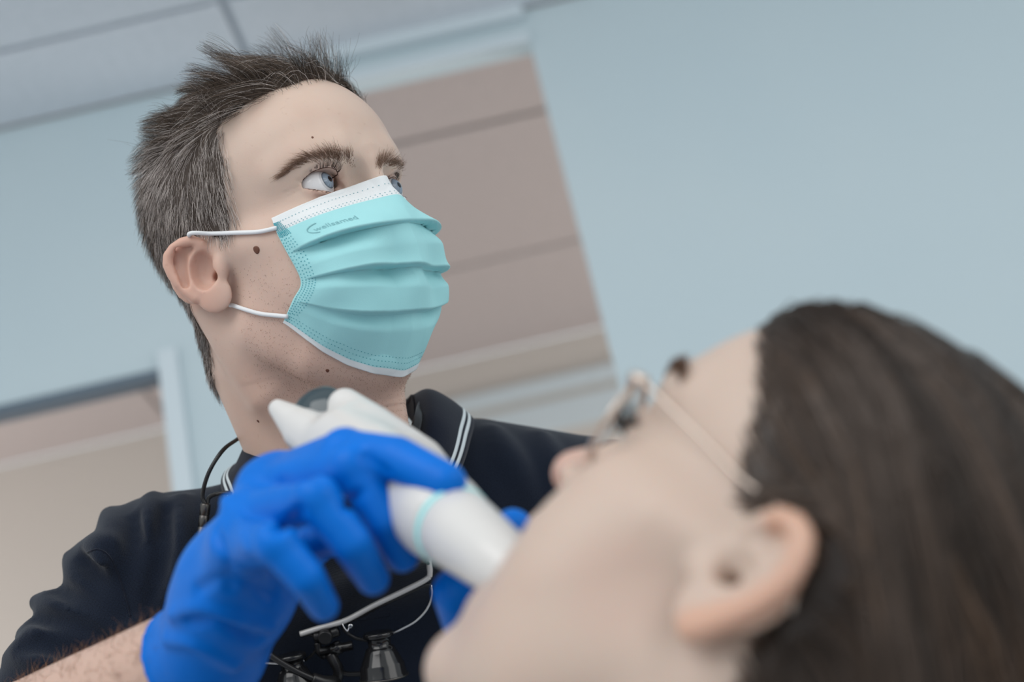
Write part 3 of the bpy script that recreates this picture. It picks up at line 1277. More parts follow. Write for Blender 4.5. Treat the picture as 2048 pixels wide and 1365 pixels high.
def cp3(x, y, d):
    return at(300 + x / 2.184, 740 + y / 2.184, d)


def loft(rows, nu, nv):
    rows = [spline(r, nv) for r in rows]
    rows = np.array(rows)
    out = np.array([spline(rows[:, j], nu) for j in range(nv)])
    return out.transpose(1, 0, 2)


# collar leaf on the right of the picture: rows run from the fold to the outer edge
G1 = loft([[cp3(1120, 150, 1.075), cp3(1180, 118, 1.085), cp3(1290, 175, 1.10)],
           [cp3(1152, 118, 1.045), cp3(1225, 92, 1.050), cp3(1320, 140, 1.060), cp3(1405, 212, 1.068)],
           [cp3(1166, 210, 1.015), cp3(1230, 200, 1.006), cp3(1310, 230, 1.015), cp3(1392, 320, 1.032)],
           [cp3(1160, 330, .995), cp3(1210, 330, .985), cp3(1280, 360, .990), cp3(1348, 445, 1.005)],
           [cp3(1080, 440, .982), cp3(1140, 450, .975), cp3(1210, 490, .976), cp3(1270, 545, .988)],
           [cp3(900, 560, .968), cp3(960, 590, .964), cp3(1030, 640, .966), cp3(1100, 700, .974)]], 54, 22)
o = grid_obj('collar', G1, MATS['navy_knit'], None, .0022)
adopt(o, shirt)
collar = o
# inner stand behind the neck
G2 = loft([[cp3(470, 330, 1.02), cp3(440, 300, 1.05)], [cp3(620, 260, 1.09), cp3(600, 220, 1.10)], [cp3(900, 200, 1.12), cp3(900, 160, 1.125)],
           [cp3(1090, 190, 1.09), cp3(1100, 140, 1.09)], [cp3(1160, 250, 1.04), cp3(1152, 118, 1.045)], [cp3(1150, 360, .99), cp3(1160, 330, .995)]], 50, 8)
o = grid_obj('collar_stand', G2, MATS['navy_knit'], None, .002)
adopt(o, shirt)
# leaf on the left of the picture
G3 = loft([[cp3(560, 300, 1.09), cp3(470, 310, 1.09), cp3(400, 420, 1.09)],
           [cp3(455, 280, 1.035), cp3(420, 330, 1.035), cp3(375, 420, 1.045), cp3(330, 450, 1.055)],
           [cp3(470, 360, 1.000), cp3(430, 400, .998), cp3(380, 460, 1.010), cp3(320, 530, 1.030)],
           [cp3(560, 440, .982), cp3(510, 500, .976), cp3(460, 560, .978), cp3(400, 640, .990)],
           [cp3(840, 560, .968), cp3(800, 600, .964), cp3(750, 660, .966), cp3(690, 720, .974)]], 50, 20)
o = grid_obj('collar', G3, MATS['navy_knit'], None, .0022)
adopt(o, shirt)


def stripe(G, j0, j1, nm='collar_stripe'):
    N = np.zeros_like(G)
    du = np.gradient(G, axis=0)
    dv = np.gradient(G, axis=1)
    N = np.cross(du, dv)
    N /= np.linalg.norm(N, axis=2, keepdims=True) + 1e-9
    view = CAM - G
    N *= np.sign((N * view).sum(2))[..., None]
    n = G.shape[1] - 1
    rows = []
    for v in np.linspace(j0, j1, 4):
        q = v * n
        i = min(int(q), n - 1)
        t = q - i
        rows.append((G[:, i] + N[:, i] * .0014) * (1 - t) + (G[:, i + 1] + N[:, i + 1] * .0014) * t)
    o = grid_obj(nm, np.array(rows), MATS['stripe_white'], None, .0006)
    adopt(o, collar)


for G in (G1, G3):
    stripe(G, .80, .845)
    stripe(G, .885, .93)

# ================================================================== face mask
print('mask')
mask = empty('face_mask', fromM(np.array([.10, 0, -.03])), 'pale turquoise pleated surgical mask worn by the person in navy', 'face mask')
ROW = np.array([0, .27, .5, .74, 1.0])
EDG = np.array([(.0520, .0645, .0172), (.0628, .0645, -.0060), (.0690, .0625, -.0275), (.0603, .0630, -.0380), (.0425, .0612, -.0470)])
CEN = np.array([(.0995, 0, .0368), (.1165, 0, .0030), (.1150, 0, -.0270), (.1080, 0, -.0580), (.0845, 0, -.0982)])
TOPX = ([0, .07, .29, .45, .62, .81, .91, 1.0], [.0990, .0962, .0845, .0815, .0780, .0705, .0628, .0530], [.0366, .0358, .0318, .0292, .0264, .0223, .0197, .0168])
BOTX = ([0, .06, .37, .61, .82, .94, 1.0], [.0850, .0845, .0800, .0725, .0645, .0560, .0440], [-.0982, -.0977, -.0930, -.0850, -.0735, -.0615, -.0475])


def mask_rows(a):
    """control rows at normalised half-width a"""
    def sm(t, c):
        k = np.array([1, 4, 6, 4, 1]) / 16
        d = np.linspace(-1, 1, 201)
        f = np.interp(np.abs(d), t, c)
        for _ in range(6):
            f = np.convolve(np.pad(f, 2, mode='edge'), k, 'valid')
        return np.interp(a, d, f)
    X = [sm(TOPX[0], TOPX[1])]
    Z = [sm(TOPX[0], TOPX[2])]
    w2 = np.sqrt(np.clip(1 - a * a, 0, 1))
    for i, q, qz in ((1, 1.0, 1.3), (2, .85, 1.15), (3, .85, 1.1)):
        X.append(EDG[i, 0] + (CEN[i, 0] - EDG[i, 0]) * w2 ** q)
        Z.append(EDG[i, 2] + (CEN[i, 2] - EDG[i, 2]) * w2 ** qz)
    X.append(sm(BOTX[0], BOTX[1]))
    Z.append(sm(BOTX[0], BOTX[2]))
    Y = [EDG[i, 1] * a for i in range(5)]
    return [np.stack([X[i], Y[i], Z[i]], -1) for i in range(5)]


def mask_pt(s, v):
    """s -1 (his right edge) .. 1 (left edge); v 0 top .. 1 bottom"""
    s, v = np.broadcast_arrays(np.asarray(s, float), np.asarray(v, float))
    a = np.clip(np.abs(np.sin(np.pi / 2 * s)), 0, 1)
    T = np.stack(mask_rows(a), 0)
    T = np.concatenate([2 * T[:1] - T[1:2], T, 2 * T[-1:] - T[-2:-1]], 0)
    tt = np.interp(v, ROW, np.arange(5))
    i = np.clip(tt.astype(int), 0, 3)
    u = (tt - i)[..., None]
    g = lambda k: np.take_along_axis(T, (i + k)[None, ..., None] * np.ones((1,) + i.shape + (3,), int), 0)[0]
    p0, p1, p2, p3 = g(0), g(1), g(2), g(3)
    P = .5 * (2 * p1 + (p2 - p0) * u + (2 * p0 - 5 * p1 + 4 * p2 - p3) * u * u + (3 * p1 - p0 - 3 * p2 + p3) * u ** 3)
    P = P * np.where(np.stack([s * 0, s, s * 0], -1) < 0, np.array([1, -1, 1]), 1)
    w = np.cos(np.pi / 2 * np.abs(s)) + 1e-6
    wq = w
    # outward direction
    out = np.stack([wq * 1.0 + .15, np.sin(np.pi / 2 * s) * .8, np.zeros_like(s)], -1)
    out /= np.linalg.norm(out, axis=-1, keepdims=True)
    disp = np.zeros_like(s)
    for (vp, amp, wid, c0, c1, slope) in ((.270, .0092, .135, -.52, .34, .020), (.500, .0100, .130, -.30, .42, -.015), (.735, .0062, .095, -.35, .25, .03)):
        op = np.exp(-((s - c0) / .30) ** 2) + .85 * np.exp(-((s - c1) / .26) ** 2)
        op = np.clip(op, 0, 1)
        a_ = amp * (.16 + .84 * op) * sstep(w, .02, .30)
        vv = v - vp + slope * s + .006 * np.sin(6 * s + 20 * vp)
        up = np.where(vv < 0, np.exp(vv / .06), 1 - sstep(vv, 0, .010)) * a_ * .50
        low = np.where(vv >= 0, -sstep(vv, 0, .010) * (1 - sstep(vv, .012, wid)) * a_, 0)
        disp += up + low
    # soft crumple and a crease down the middle
    disp += .0010 * np.sin(9 * s + 14 * v) * w + .0007 * np.sin(17 * s - 11 * v + 1) * w
    disp += .0032 * np.clip(1 - np.abs(s + .03) / .16, 0, 1) * sstep(v, .1, .35) * (1 - sstep(v, .8, .95))
    disp -= .0022 * np.exp(-((np.abs(s) - .22) / .10) ** 2) * sstep(v, .2, .45) * (1 - sstep(v, .7, .95))
    disp = disp * sstep(v, .0, .10) * (1 - sstep(v, .93, 1.0))
    R_ = P + out * disp[..., None]
    # the cloth rests on the face, never inside it
    q = R_.reshape(-1, 3)
    for _ in range(2):
        d = HM.sample(q)
        q = q + out.reshape(-1, 3) * np.clip(.0012 - d, 0, .006)[:, None]
    return q.reshape(R_.shape)


ns, nv = 220, 240
sg = np.linspace(-1, 1, ns)
vg = np.linspace(0, 1, nv)
Sg, Vg = np.meshgrid(sg, vg, indexing='ij')
Gm = mask_pt(Sg, Vg)
o = grid_obj('mask_fabric', fromM(Gm.reshape(-1, 3)).reshape(ns, nv, 3), MATS['mask_blue'], None, .0009)
nv_ = ns * nv
vv = np.concatenate([Vg.ravel(), Vg.ravel()])
ss = np.concatenate([Sg.ravel(), Sg.ravel()])
blue, white = np.array([.34, .665, .69]), np.array([.74, .75, .76])
wmask = np.clip((vv < .118).astype(float) * .93 + (vv > .972) * .9, 0, 1)
cc = blue * (1 - wmask[:, None]) + white * wmask[:, None]
inner = np.arange(len(vv)) >= nv_
vcol(o.data, cc)
adopt(o, mask)
fabric_o = o


def mask_frame(s, v):
    e = 1e-3
    p = mask_pt(s, v)
    ds = mask_pt(s + e, v) - mask_pt(s - e, v)
    dv = mask_pt(s, v + e) - mask_pt(s, v - e)
    n = np.cross(ds, dv)
    n /= np.linalg.norm(n, axis=-1, keepdims=True) + 1e-12
    if np.ndim(n) == 1:
        n = n if n[0] > 0 or abs(n[1]) > .5 and n[1] * s > 0 else -n
    else:
        sg_ = np.sign(n[..., 0] + .5 * n[..., 1] * np.sign(s))
        n = n * sg_[..., None]
    ds /= np.linalg.norm(ds, axis=-1, keepdims=True) + 1e-12
    dv = np.cross(n, ds)
    return p, ds, dv, n


def dots(SV_, name, ru, rv):
    s, v = np.array(SV_).T
    p, a, b, n = mask_frame(s, v)
    V_, Q_ = [], []
    V8 = []
    for k in range(6):
        t = 2 * math.pi * k / 6
        V8.append(p + n * .0007 + a * ru * math.cos(t) + b * rv * math.sin(t))
    V8 = np.stack(V8, 1)
    m = len(s)
    top_ = p + n * .00085
    Vx = np.concatenate([V8.reshape(-1, 3), top_])
    idx = np.arange(m)[:, None] * 6 + np.arange(6)[None]
    tri = np.stack([idx, np.roll(idx, -1, 1), np.broadcast_to(6 * m + np.arange(m)[:, None], idx.shape)], -1).reshape(-1, 3)
    o = link(name, npmesh(name, fromM(Vx), tri), MATS['mask_dots'], None, I4, kind='stuff')
    adopt(o, mask)


D1 = []
for v0 in (.050, .098, .112):
    D1 += [(s, v0) for s in np.arange(-.90, .9, .030)]
for v0 in (.925, .945, .968):
    D1 += [(s, v0) for s in np.arange(-.93, .93, .026)]
dots(D1, 'stitching', .00042, .00030)
D2 = []
for sd in (-1, 1):
    for i in range(5):
        for v0 in np.arange(.135, .90, .026):
            D2.append((sd * (.985 - .027 * i), v0 + (.006 if i % 2 else 0)))
    for i in range(8):
        for v0 in np.arange(.05, .17, .012):
            D2.append((sd * (.985 - .018 * i), v0 + (.006 if i % 2 else 0)))
dots(D2, 'weld_dots', .00045, .00038)

# printed word, laid on the cloth along its own surface
tcu = bpy.data.curves.new('mask_word', 'FONT')
tcu.body = 'wellsamed'
tcu.size = 1.0
tcu.resolution_u = 4
to = bpy.data.objects.new('tmp_word', tcu)
COL.objects.link(to)
dg = bpy.context.evaluated_depsgraph_get()
tm = bpy.data.meshes.new_from_object(to.evaluated_get(dg))
bpy.data.objects.remove(to)
tv = np.array([v.co[:] for v in tm.vertices])
wdt = tv[:, 0].max()


def on_mask(xy, s0, s1, v0, slope, vh):
    u = xy[:, 0] / wdt
    s = s0 + (s1 - s0) * u
    v = v0 + slope * u - vh * xy[:, 1]
    p, a, b, n = mask_frame(s, v)
    return fromM(p + n * .00065)


WS = (-.70, -.39, .226, .004, .044)
tm.vertices.foreach_set('co', on_mask(tv, *WS).astype(np.float32).ravel())
tm.update()
o = link('printed_word', tm, MATS['mask_print'], None, I4)
adopt(o, mask)
t = np.linspace(2.2, 5.0, 30)
sw = np.stack([.25 + 1.05 * np.cos(t) * 1.0, .35 + .85 * np.sin(-t)], 1)
sw[:, 1] = .35 - .80 * np.sin(t - 3.6 + 3.6) * 1.0
arc = np.stack([np.stack([.9 + 1.5 * np.cos(q), .45 + .95 * np.sin(q)], -1) for q in [np.linspace(1.75, 4.3, 30)]])[0]
arc_in = np.stack([.98 + 1.5 * np.cos(np.linspace(1.75, 4.3, 30)), .43 + .82 * np.sin(np.linspace(1.75, 4.3, 30))], -1)
A3, B3 = on_mask(arc, *WS), on_mask(arc_in, *WS)
o = grid_obj('printed_swoosh', np.stack([A3, B3], 0), MATS['mask_print'], None, .0001)
adopt(o, mask)

# ear loops
def loop(pts, nm='ear_loop'):
    o = tube_obj(nm, pts, .00145, MATS['elastic'], None, 50, 10)
    adopt(o, mask)


mA = fromM(mask_pt(-.97, .085)) - .0012 * ray(550, 463)
mB = fromM(mask_pt(-.965, .93)) - .0012 * ray(560, 630)
h1, n1 = hit(478, 468, off=.0022)
h0, n0 = hit(520, 466, off=.0020)
e0 = fe(393, 470, .0095)
loop([mA, h0, h1, hit(430, 469, off=.003)[0], fromM(e0), fromM(e0 + np.array([-.008, .008, -.004])), fromM(e0 + np.array([-.016, .012, -.02])), fromM(e0 + np.array([-.008, .012, -.04]))])
l0 = hit(470, 612, off=.0016)[0]
loop([mB, hit(528, 628, off=.002)[0], hit(498, 621, off=.002)[0], l0, l0 + MR @ np.array([-.008, .004, .002]), l0 + MR @ np.array([-.018, .008, .010])])

# ================================================================== gloved hand with the scanner
print('hands')
FING = dict(
    index=([(560, 962, .735), (690, 905, .690), (795, 918, .668), (893, 966, .650)], [.0128, .0114, .0108, .0094]),
    middle=([(530, 980, .722), (705, 935, .674), (770, 1042, .668), (804, 1112, .680)], [.0128, .0106, .0096, .0082]),
    ring=([(505, 1035, .702), (634, 998, .654), (704, 1088, .650), (746, 1158, .668)], [.0126, .0104, .0094, .0080]),
    little=([(478, 1092, .690), (553, 1088, .640), (612, 1155, .638), (647, 1213, .655)], [.0118, .0096, .0086, .0073]),
)
wr = (418, 1302, .762)
pts = [p for f, r in FING.values() for p in f] + [wr, (330, 1345, .78), (620, 1150, .78)]
A = np.array([at(*p) for p in pts])
GV = Vol(A.min(0) - .045, A.max(0) + .045, .0016)
W0 = at(*wr)
mc = {k: at(*f[0][0]) for k, f in FING.items()}
for k, (f, r) in FING.items():
    GV.chain([W0 + (mc[k] - W0) * .35, mc[k]], [.017, .0145], .014)
GV.ell(at(500, 1165, .752), (.024, .024, .024), .02)
GV.chain([W0, W0 * .5 + (mc['index'] + mc['little']) * .25], [.026, .027], .02)
GV.chain([at(318, 1372, .790), W0], [.0335, .0300], .012)
# heel of the hand and thumb reaching round the far side of the scanner
TH = [W0 * .75 + mc['index'] * .25 + .018 * _f, at(535, 1150, .795), at(640, 1075, .785), at(735, 1060, .755)]
GV.chain(TH, [.020, .016, .0125, .010], .014)
for k, (f, r) in FING.items():
    P_ = [at(*p) for p in f]
    GV.chain(P_[:2], r[:2], .005)
    GV.chain(P_[1:], r[1:], .0012)
    # knuckle
    GV.ell(P_[1], (r[1] * 1.06,) * 3, .002)
# glove wrinkles: bands across joints and the wrist
def gfold(poly, r, k=.004, mode=1, off=.0):
    pts = [GV.snap(a, b, .5, .95) + off * ray(a, b) for a, b in poly]
    P = spline(pts, 3 * len(pts))
    GV.chain(list(P), r, k, mode)


gfold([(395, 1180), (440, 1160), (500, 1165), (545, 1190)], .0016, .005, -1)
gfold([(375, 1240), (440, 1245), (520, 1280)], .0020, .006, -1)
gfold([(450, 1000), (480, 1040), (500, 1100)], .0018, .006)
gfold([(345, 1230), (400, 1215), (470, 1235), (540, 1255)], .0022, .006)
gfold([(335, 1280), (390, 1290), (470, 1330)], .0022, .006)
gfold([(430, 1060), (455, 1120), (460, 1180)], .0016, .005, -1)
gfold([(600, 1020), (585, 1045), (555, 1060)], .0018, .005, -1)
gfold([(560, 965), (600, 960), (640, 955)], .0016, .005, -1)
gfold([(730, 915), (760, 935), (775, 945)], .0012, .004, -1)
gfold([(720, 985), (700, 1005), (690, 1015)], .0012, .004, -1)
axc = at(318, 1372, .790) - W0
axc /= np.linalg.norm(axc)
tcut = float((at(318, 1222, .772) - W0) @ axc)


def cuffcut(X, Y, Z):
    q = W0 + axc * tcut
    return ((q[0] - X) * axc[0] + (q[1] - Y) * axc[1] + (q[2] - Z) * axc[2]).astype(np.float32)


GV.put(cuffcut, GV.lo, GV.lo + GV.h * GV.n, .0012, -1)
a_ = np.cross(axc, [0, 0, 1.0])
a_ /= np.linalg.norm(a_)
b_ = np.cross(axc, a_)
rim = []
for t in np.linspace(0, 2 * math.pi, 33):
    dv = math.cos(t) * a_ + math.sin(t) * b_
    rs_ = np.arange(.015, .05, .0005)
    v_ = GV.sample(W0 + axc * (tcut - .003) + rs_[:, None] * dv)
    rim.append(W0 + axc * (tcut - .0008) + dv * (rs_[np.argmax(v_ > 0)] - .0002))
GV.chain(rim, .0015, .0015)
Vg_, Qg_ = GV.nets(1)
# open cuff: trim the far end of the sleeve part and roll its rim
glove = link('glove', npmesh('glove', Vg_, Qg_), MATS['glove'], None, I4, label='blue nitrile glove gripping the scanner')
adopt(glove, man)
axc = at(318, 1372, .790) - W0
axc /= np.linalg.norm(axc)
cc0 = W0 + axc * .0235
a_ = np.cross(axc, [0, 0, 1.0]); a_ /= np.linalg.norm(a_); b_ = np.cross(axc, a_)

# left hand, mostly behind the patient's chin
LF = dict(
    index=([(1085, 1330, .725), (1040, 1215, .700), (1030, 1130, .690), (1026, 1058, .682)], [.0120, .0108, .0105, .0098]),
    middle=([(1120, 1340, .735), (1105, 1220, .700), (1090, 1150, .690), (1080, 1100, .690)], [.012, .0108, .0098, .0082]),
    ring=([(1160, 1355, .745), (1160, 1250, .700), (1130, 1230, .680), (1105, 1260, .690)], [.012, .0105, .0096, .0080]),
    little=([(1200, 1375, .750), (1205, 1290, .710), (1180, 1270, .690), (1150, 1290, .690)], [.011, .0095, .0088, .0075]),
)
lw = (1085, 1500, .80)
A = np.array([at(*p) for f, r in LF.values() for p in f] + [at(*lw), at(905, 1160, .70)])
LV = Vol(A.min(0) - .045, A.max(0) + .045, .0020)
W1 = at(*lw)
for k, (f, r) in LF.items():
    m_ = at(*f[0])
    LV.chain([W1, m_], [.022, .0145], .014)
    LV.chain([at(*p) for p in f], r, .0045)
LV.chain([W1, at(985, 1390, .745), at(948, 1290, .715), at(915, 1185, .690)], [.024, .018, .0125, .0125], .010)
LV.chain([W1, at(1110, 1560, .83)], [.029, .031], .012)
Vl_, Ql_ = LV.nets(1)
g2 = link('glove', npmesh('glove', Vl_, Ql_), MATS['glove'], None, I4, label="blue nitrile glove behind the patient's chin")
adopt(g2, man)

# ---- scanner
print('scanner')
SA, SB = at(655, 858, .785), at(1030, 1148, .600)
sd = SB - SA
sl_ = np.linalg.norm(sd)
sd /= sl_
scan = empty('intraoral_scanner', (SA + SB) / 2, 'white handheld dental scanner with dark end window and cyan light ring', 'scanner')


def sp_(t): return SA + sd * sl_ * t


XV = Vol(np.minimum(SA, SB) - .06, np.maximum(SA, SB) + .06, .0016)
XV.chain([sp_(.13), sp_(.30), sp_(.52), sp_(.80)], [.0200, .0215, .0210, .0182], .004)
XV.chain([at(690, 812, .785), at(745, 855, .765), at(830, 935, .735), sp_(.66)], [.0098, .0120, .0165, .0192], .008)
XV.chain([at(556, 818, .800), at(610, 862, .785), at(720, 930, .745)], [.0055, .0125, .0180], .006)


def cutend(X, Y, Z):
    q = sp_(.725)
    return ((q[0] - X) * sd[0] + (q[1] - Y) * sd[1] + (q[2] - Z) * sd[2]).astype(np.float32)


XV.put(cutend, XV.lo, XV.lo + XV.h * XV.n, .002, -1)
Vx, Qx = XV.nets(1)
o = link('scanner_body', npmesh('scanner_body', Vx, Qx), MATS['scanner_white'], None, I4)
adopt(o, scan)
o = lathe_obj('scanner_tip', sp_(0), sd, [(sl_ * .738, .0183), (sl_ * .745, .0188), (sl_ * .80, .0178), (sl_ * .93, .0152), (sl_ * .96, .0142), (sl_ * 1.0, .0122), (sl_ * 1.05, .0095), (sl_ * 1.06, .008)], MATS['scanner_white'], None, 48)
adopt(o, scan)
o = lathe_obj('light_ring', sp_(0), sd, [(sl_ * .726, .0186), (sl_ * .728, .0193), (sl_ * .736, .0193), (sl_ * .738, .0186)], MATS['ring_cyan'], None, 48)
adopt(o, scan)
DV = Vol(at(640, 820, .79) - .05, at(640, 820, .79) + .05, .0012)
wa = at(690, 850, .77) - at(590, 770, .80)
wa /= np.linalg.norm(wa)
wn = -ray(640, 820) / np.linalg.norm(ray(640, 820))
wb = np.cross(wn, wa)
wb /= np.linalg.norm(wb)
wn = np.cross(wa, wb)
DV.ell(at(640, 832, .790), (.0190, .0175, .0085), .002, np.stack([wa, wb, wn], 1))
Vd, Qd = DV.nets(1)
o = link('end_window', npmesh('end_window', Vd, Qd), MATS['scanner_dark'], None, I4, label='dark glossy window')
adopt(o, scan)

# ================================================================== loupes hanging on the chest
print('loupes')
loupe = empty('magnifying_loupes', at(700, 1240, 1.0), 'black and silver magnifying loupe glasses hanging on the navy shirt', 'loupes')


def chest(x, y, off=.006):
    r = BVH_S.ray_cast(Vector(CAM), Vector(ray(x, y)))
    if r[0] is None:
        return at(x, y, 1.0)
    d = (np.array(r[0]) - CAM) @ _f
    return at(x, y, d - off)


def cp4(x, y): return 480 + x / 4.655, 1080 + y / 4.655


def c4(x, y, off=.010): return chest(*cp4(x, y), off)


def part(o, p=None):
    adopt(o, p or loupe)
    return o


# work on one flat plane in front of the chest so the frame is straight
_a, _b, _c = c4(1760, 200, .015), c4(600, 880, .016), c4(1350, 1200, .028)
LPc = (_a + _b + _c) / 3
LPn = np.cross(_b - _a, _c - _a)
LPn /= np.linalg.norm(LPn)
LPn *= np.sign(LPn @ (CAM - LPc))


def lp(x, y, off=0.0):
    v = ray(*cp4(x, y))
    t = ((LPc - CAM) @ LPn) / (v @ LPn)
    return CAM + v * t + LPn * off


# brow bar
bar = [lp(560, 880), lp(700, 835), lp(860, 790), lp(1000, 745), (lp(1250, 610)), lp(1500, 490), lp(1690, 395), lp(1765, 345)]
V_, Q_ = tubes(spline(bar, 60)[None], np.full((1, 60), .0024), 8)
part(tube_obj('brow_bar', bar, .0021, MATS['grey_metal'], None, 60, 8))
part(tube_obj('temple_arm', [lp(1765, 345), lp(1768, 290), lp(1762, 230), lp(1762, 150, -.002), lp(1765, 0, -.006), lp(1750, -250, -.010)], [.0021, .0021, .0020, .0020], MATS['grey_metal'], None, 40, 8))
o = lathe_obj('hinge_screw', lp(1752, 208, .0018), LPn, [(0, .0012), (.0010, .0012), (.0012, .0008)], MATS['gunmetal'], None, 16)
part(o)
rimR = [lp(a, b, -.001) for a, b in ((1000, 775), (1250, 645), (1500, 525), (1690, 440), (1780, 430), (1790, 520), (1740, 650), (1640, 760), (1520, 830), (1400, 885), (1190, 945), (1060, 915), (980, 850), (960, 800), (1000, 775))]
part(tube_obj('lens_rim', rimR[:5], .0017, MATS['black_plastic'], None, 30, 8))
part(tube_obj('lens_rim', rimR[4:11], .0009, MATS['silver'], None, 40, 8))
part(tube_obj('lens_rim', rimR[10:], .0013, MATS['black_plastic'], None, 30, 8))
rimL = [lp(a, b, -.001) for a, b in ((560, 900), (640, 890), (700, 920), (715, 1000), (680, 1070), (600, 1130), (480, 1165), (350, 1160), (190, 1145), (100, 1090))]
part(tube_obj('lens_rim', rimL[:6], .0011, MATS['black_plastic'], None, 40, 8))
part(tube_obj('lens_rim', rimL[5:], .0009, MATS['silver'], None, 30, 8))


def lens(rim, nm='lens'):
    P_ = spline(rim, 48)
    c = P_.mean(0)
    G = np.array([[c + (p - c) * t + LPn * .0012 * (1 - t * t) for t in (.02, .4, .75, .97)] for p in P_])
    part(grid_obj(nm, G, MATS['lens_glass'], None, .0012))


lens(rimR)
lens(rimL)
# nose pad
part(lathe_obj('nose_pad', lp(1020, 795, .001), LPn, [(0, .0060), (.0012, .0062), (.0020, .0050)], MATS['lens_glass'], None, 28))
part(tube_obj('nose_pad_wire', [lp(1020, 800, .003), lp(1000, 830, .004), lp(960, 790, .002), lp(940, 740, 0)], .0006, MATS['silver'], None, 24, 6))
part(lathe_obj('nose_pad_screw', lp(1030, 790, .0025), LPn, [(0, .0018), (.001, .0018), (.0014, .001)], MATS['silver'], None, 16))
# hinge block with knob
kx = lp(900, 840) - lp(700, 880)
kx /= np.linalg.norm(kx)
part(lathe_obj('pivot_knob', lp(797, 880, .002), LPn, [(-.006, .0050), (.004, .0052), (.0052, .0050), (.0056, .0042)], MATS['black_plastic'], None, 32))
part(tube_obj('hinge_bar', [lp(690, 905, .0), lp(800, 890, .0), lp(920, 850, .0)], .0036, MATS['black_plastic'], None, 20, 10))
part(lathe_obj('hinge_barrel', lp(745, 1040, .001), kx, [(0, .0030), (.0005, .0034), (.0075, .0034), (.0078, .0042), (.0160, .0042), (.0163, .0034), (.0235, .0034), (.024, .0030)], MATS['black_gloss'], None, 28))
part(tube_obj('hinge_yoke', [lp(720, 960, .0), lp(740, 1040, .001), lp(790, 1090, .0)], .0026, MATS['black_plastic'], None, 20, 8))
part(tube_obj('hinge_yoke', [lp(895, 950, .0), lp(910, 1030, .001), lp(860, 1090, .0)], .0026, MATS['black_plastic'], None, 20, 8))
part(tube_obj('drop_arm', [lp(840, 1060, .001), lp(880, 1120, .003), lp(920, 1200, .004), lp(900, 1300, .004)], .0040, MATS['black_plastic'], None, 24, 10))
part(tube_obj('cross_arm', [lp(880, 1180, .004), lp(1000, 1240, .002), lp(1180, 1240, .0), lp(1300, 1200, .0)], .0018, MATS['black_plastic'], None, 24, 8))


def ocular(a, b, sc=1.0):
    A_, B_ = a, b
    ax = B_ - A_
    L = np.linalg.norm(ax)
    ax = ax / L
    o = part(lathe_obj('ocular', A_, ax, [(-.0010, .0098 * sc), (.0, .0108 * sc), (.0026, .0108 * sc), (.0030, .0082 * sc), (.0090, .0082 * sc), (.0100, .0100 * sc), (L * .42, .0114 * sc), (L * .66, .0150 * sc), (L * .70, .0158 * sc),
                                          (L * .92, .0166 * sc), (L * .95, .0174 * sc), (L * .985, .0174 * sc), (L, .0164 * sc)], MATS['black_gloss'], None, 48))
    r = lathe_obj('ocular_ring', A_ + ax * (L * .955), ax, [(0, .0170 * sc), (.0004, .0177 * sc), (.0014, .0177 * sc), (.0018, .0170 * sc)], MATS['gunmetal'], None, 48)
    adopt(r, o)
    return o


ocular(lp(1288, 830, .008), lp(1345, 1195, .016))
ocular(lp(480, 1035, .008), lp(560, 1400, .016))
# lamp cable and clip
part(tube_obj('lamp_cable', [lp(300, 985, .016), lp(390, 1035, .018), (lp(560, 1120, .020)), lp(700, 1185, .020)], [.0024, .0023, .0022, .0024], MATS['black_plastic'], None, 40, 10))
part(tube_obj('cable_clip', [lp(690, 1180, .020), lp(780, 1225, .018), lp(860, 1260, .014), lp(900, 1290, .010)], [.0042, .0048, .0056, .0050], MATS['black_plastic'], None, 30, 12))

# head strap round the neck with its connector cylinder and cord
cyl0, cyl1 = at(409, 1012, 1.0), at(404, 1092, .995)
sx = chest(407, 1050, .012)
dd = (sx - CAM) @ _f
cyl0, cyl1 = at(411, 1010, dd), at(402, 1095, dd - .002)
ca = cyl1 - cyl0
cL = np.linalg.norm(ca)
part(lathe_obj('cord_connector', cyl0, ca, [(-.001, .0030), (0, .0036), (cL * .23, .0036), (cL * .24, .0033), (cL * .26, .0033), (cL * .27, .0036), (cL * .5, .0036), (cL * .51, .0033), (cL * .53, .0033), (cL * .54, .0037), (cL, .0037), (cL * 1.02, .0030)], MATS['gunmetal'], None, 28))
n1_, _ = hit(498, 868, off=.002)
if n1_ is None:
    n1_ = at(500, 866, 1.0)
part(tube_obj('cord', [cyl0, at(405, 990, dd), at(418, 945, dd - .002), at(445, 902, dd + .005), at(472, 881, dd + .025), at(500, 864, 1.055), at(540, 862, 1.10)], .0015, MATS['black_plastic'], None, 50, 8))
part(tube_obj('strap_bracket', [at(414, 1014, dd + .002), at(418, 996, dd + .004), at(436, 988, dd + .004), at(462, 990, dd + .004), at(440, 1020, dd + .003), at(425, 1080, dd + .003)], .0016, MATS['black_plastic'], None, 40, 8))
s0, _ = hit(818, 868, off=.002)
if s0 is None: s0 = at(818, 868, 1.0)
s1, _ = hit(822, 820, off=.003)
if s1 is None: s1 = at(830, 820, 1.0)
SG = np.array([[at(838, 800, 1.035), at(846, 812, 1.035)], [at(829, 830, 1.005), at(845, 838, 1.003)], [at(818, 862, .988), at(836, 872, .986)], [at(800, 890, .980), at(815, 902, .978)]])
G = loft([list(r) for r in SG], 24, 5)
part(grid_obj('neck_strap', G, MATS['black_plastic'], None, .002))
part(tube_obj('strap_buckle', [at(808, 868, .978), at(826, 872, .976), at(838, 886, .976), at(840, 906, .978)], .0014, MATS['gunmetal'], None, 24, 8))

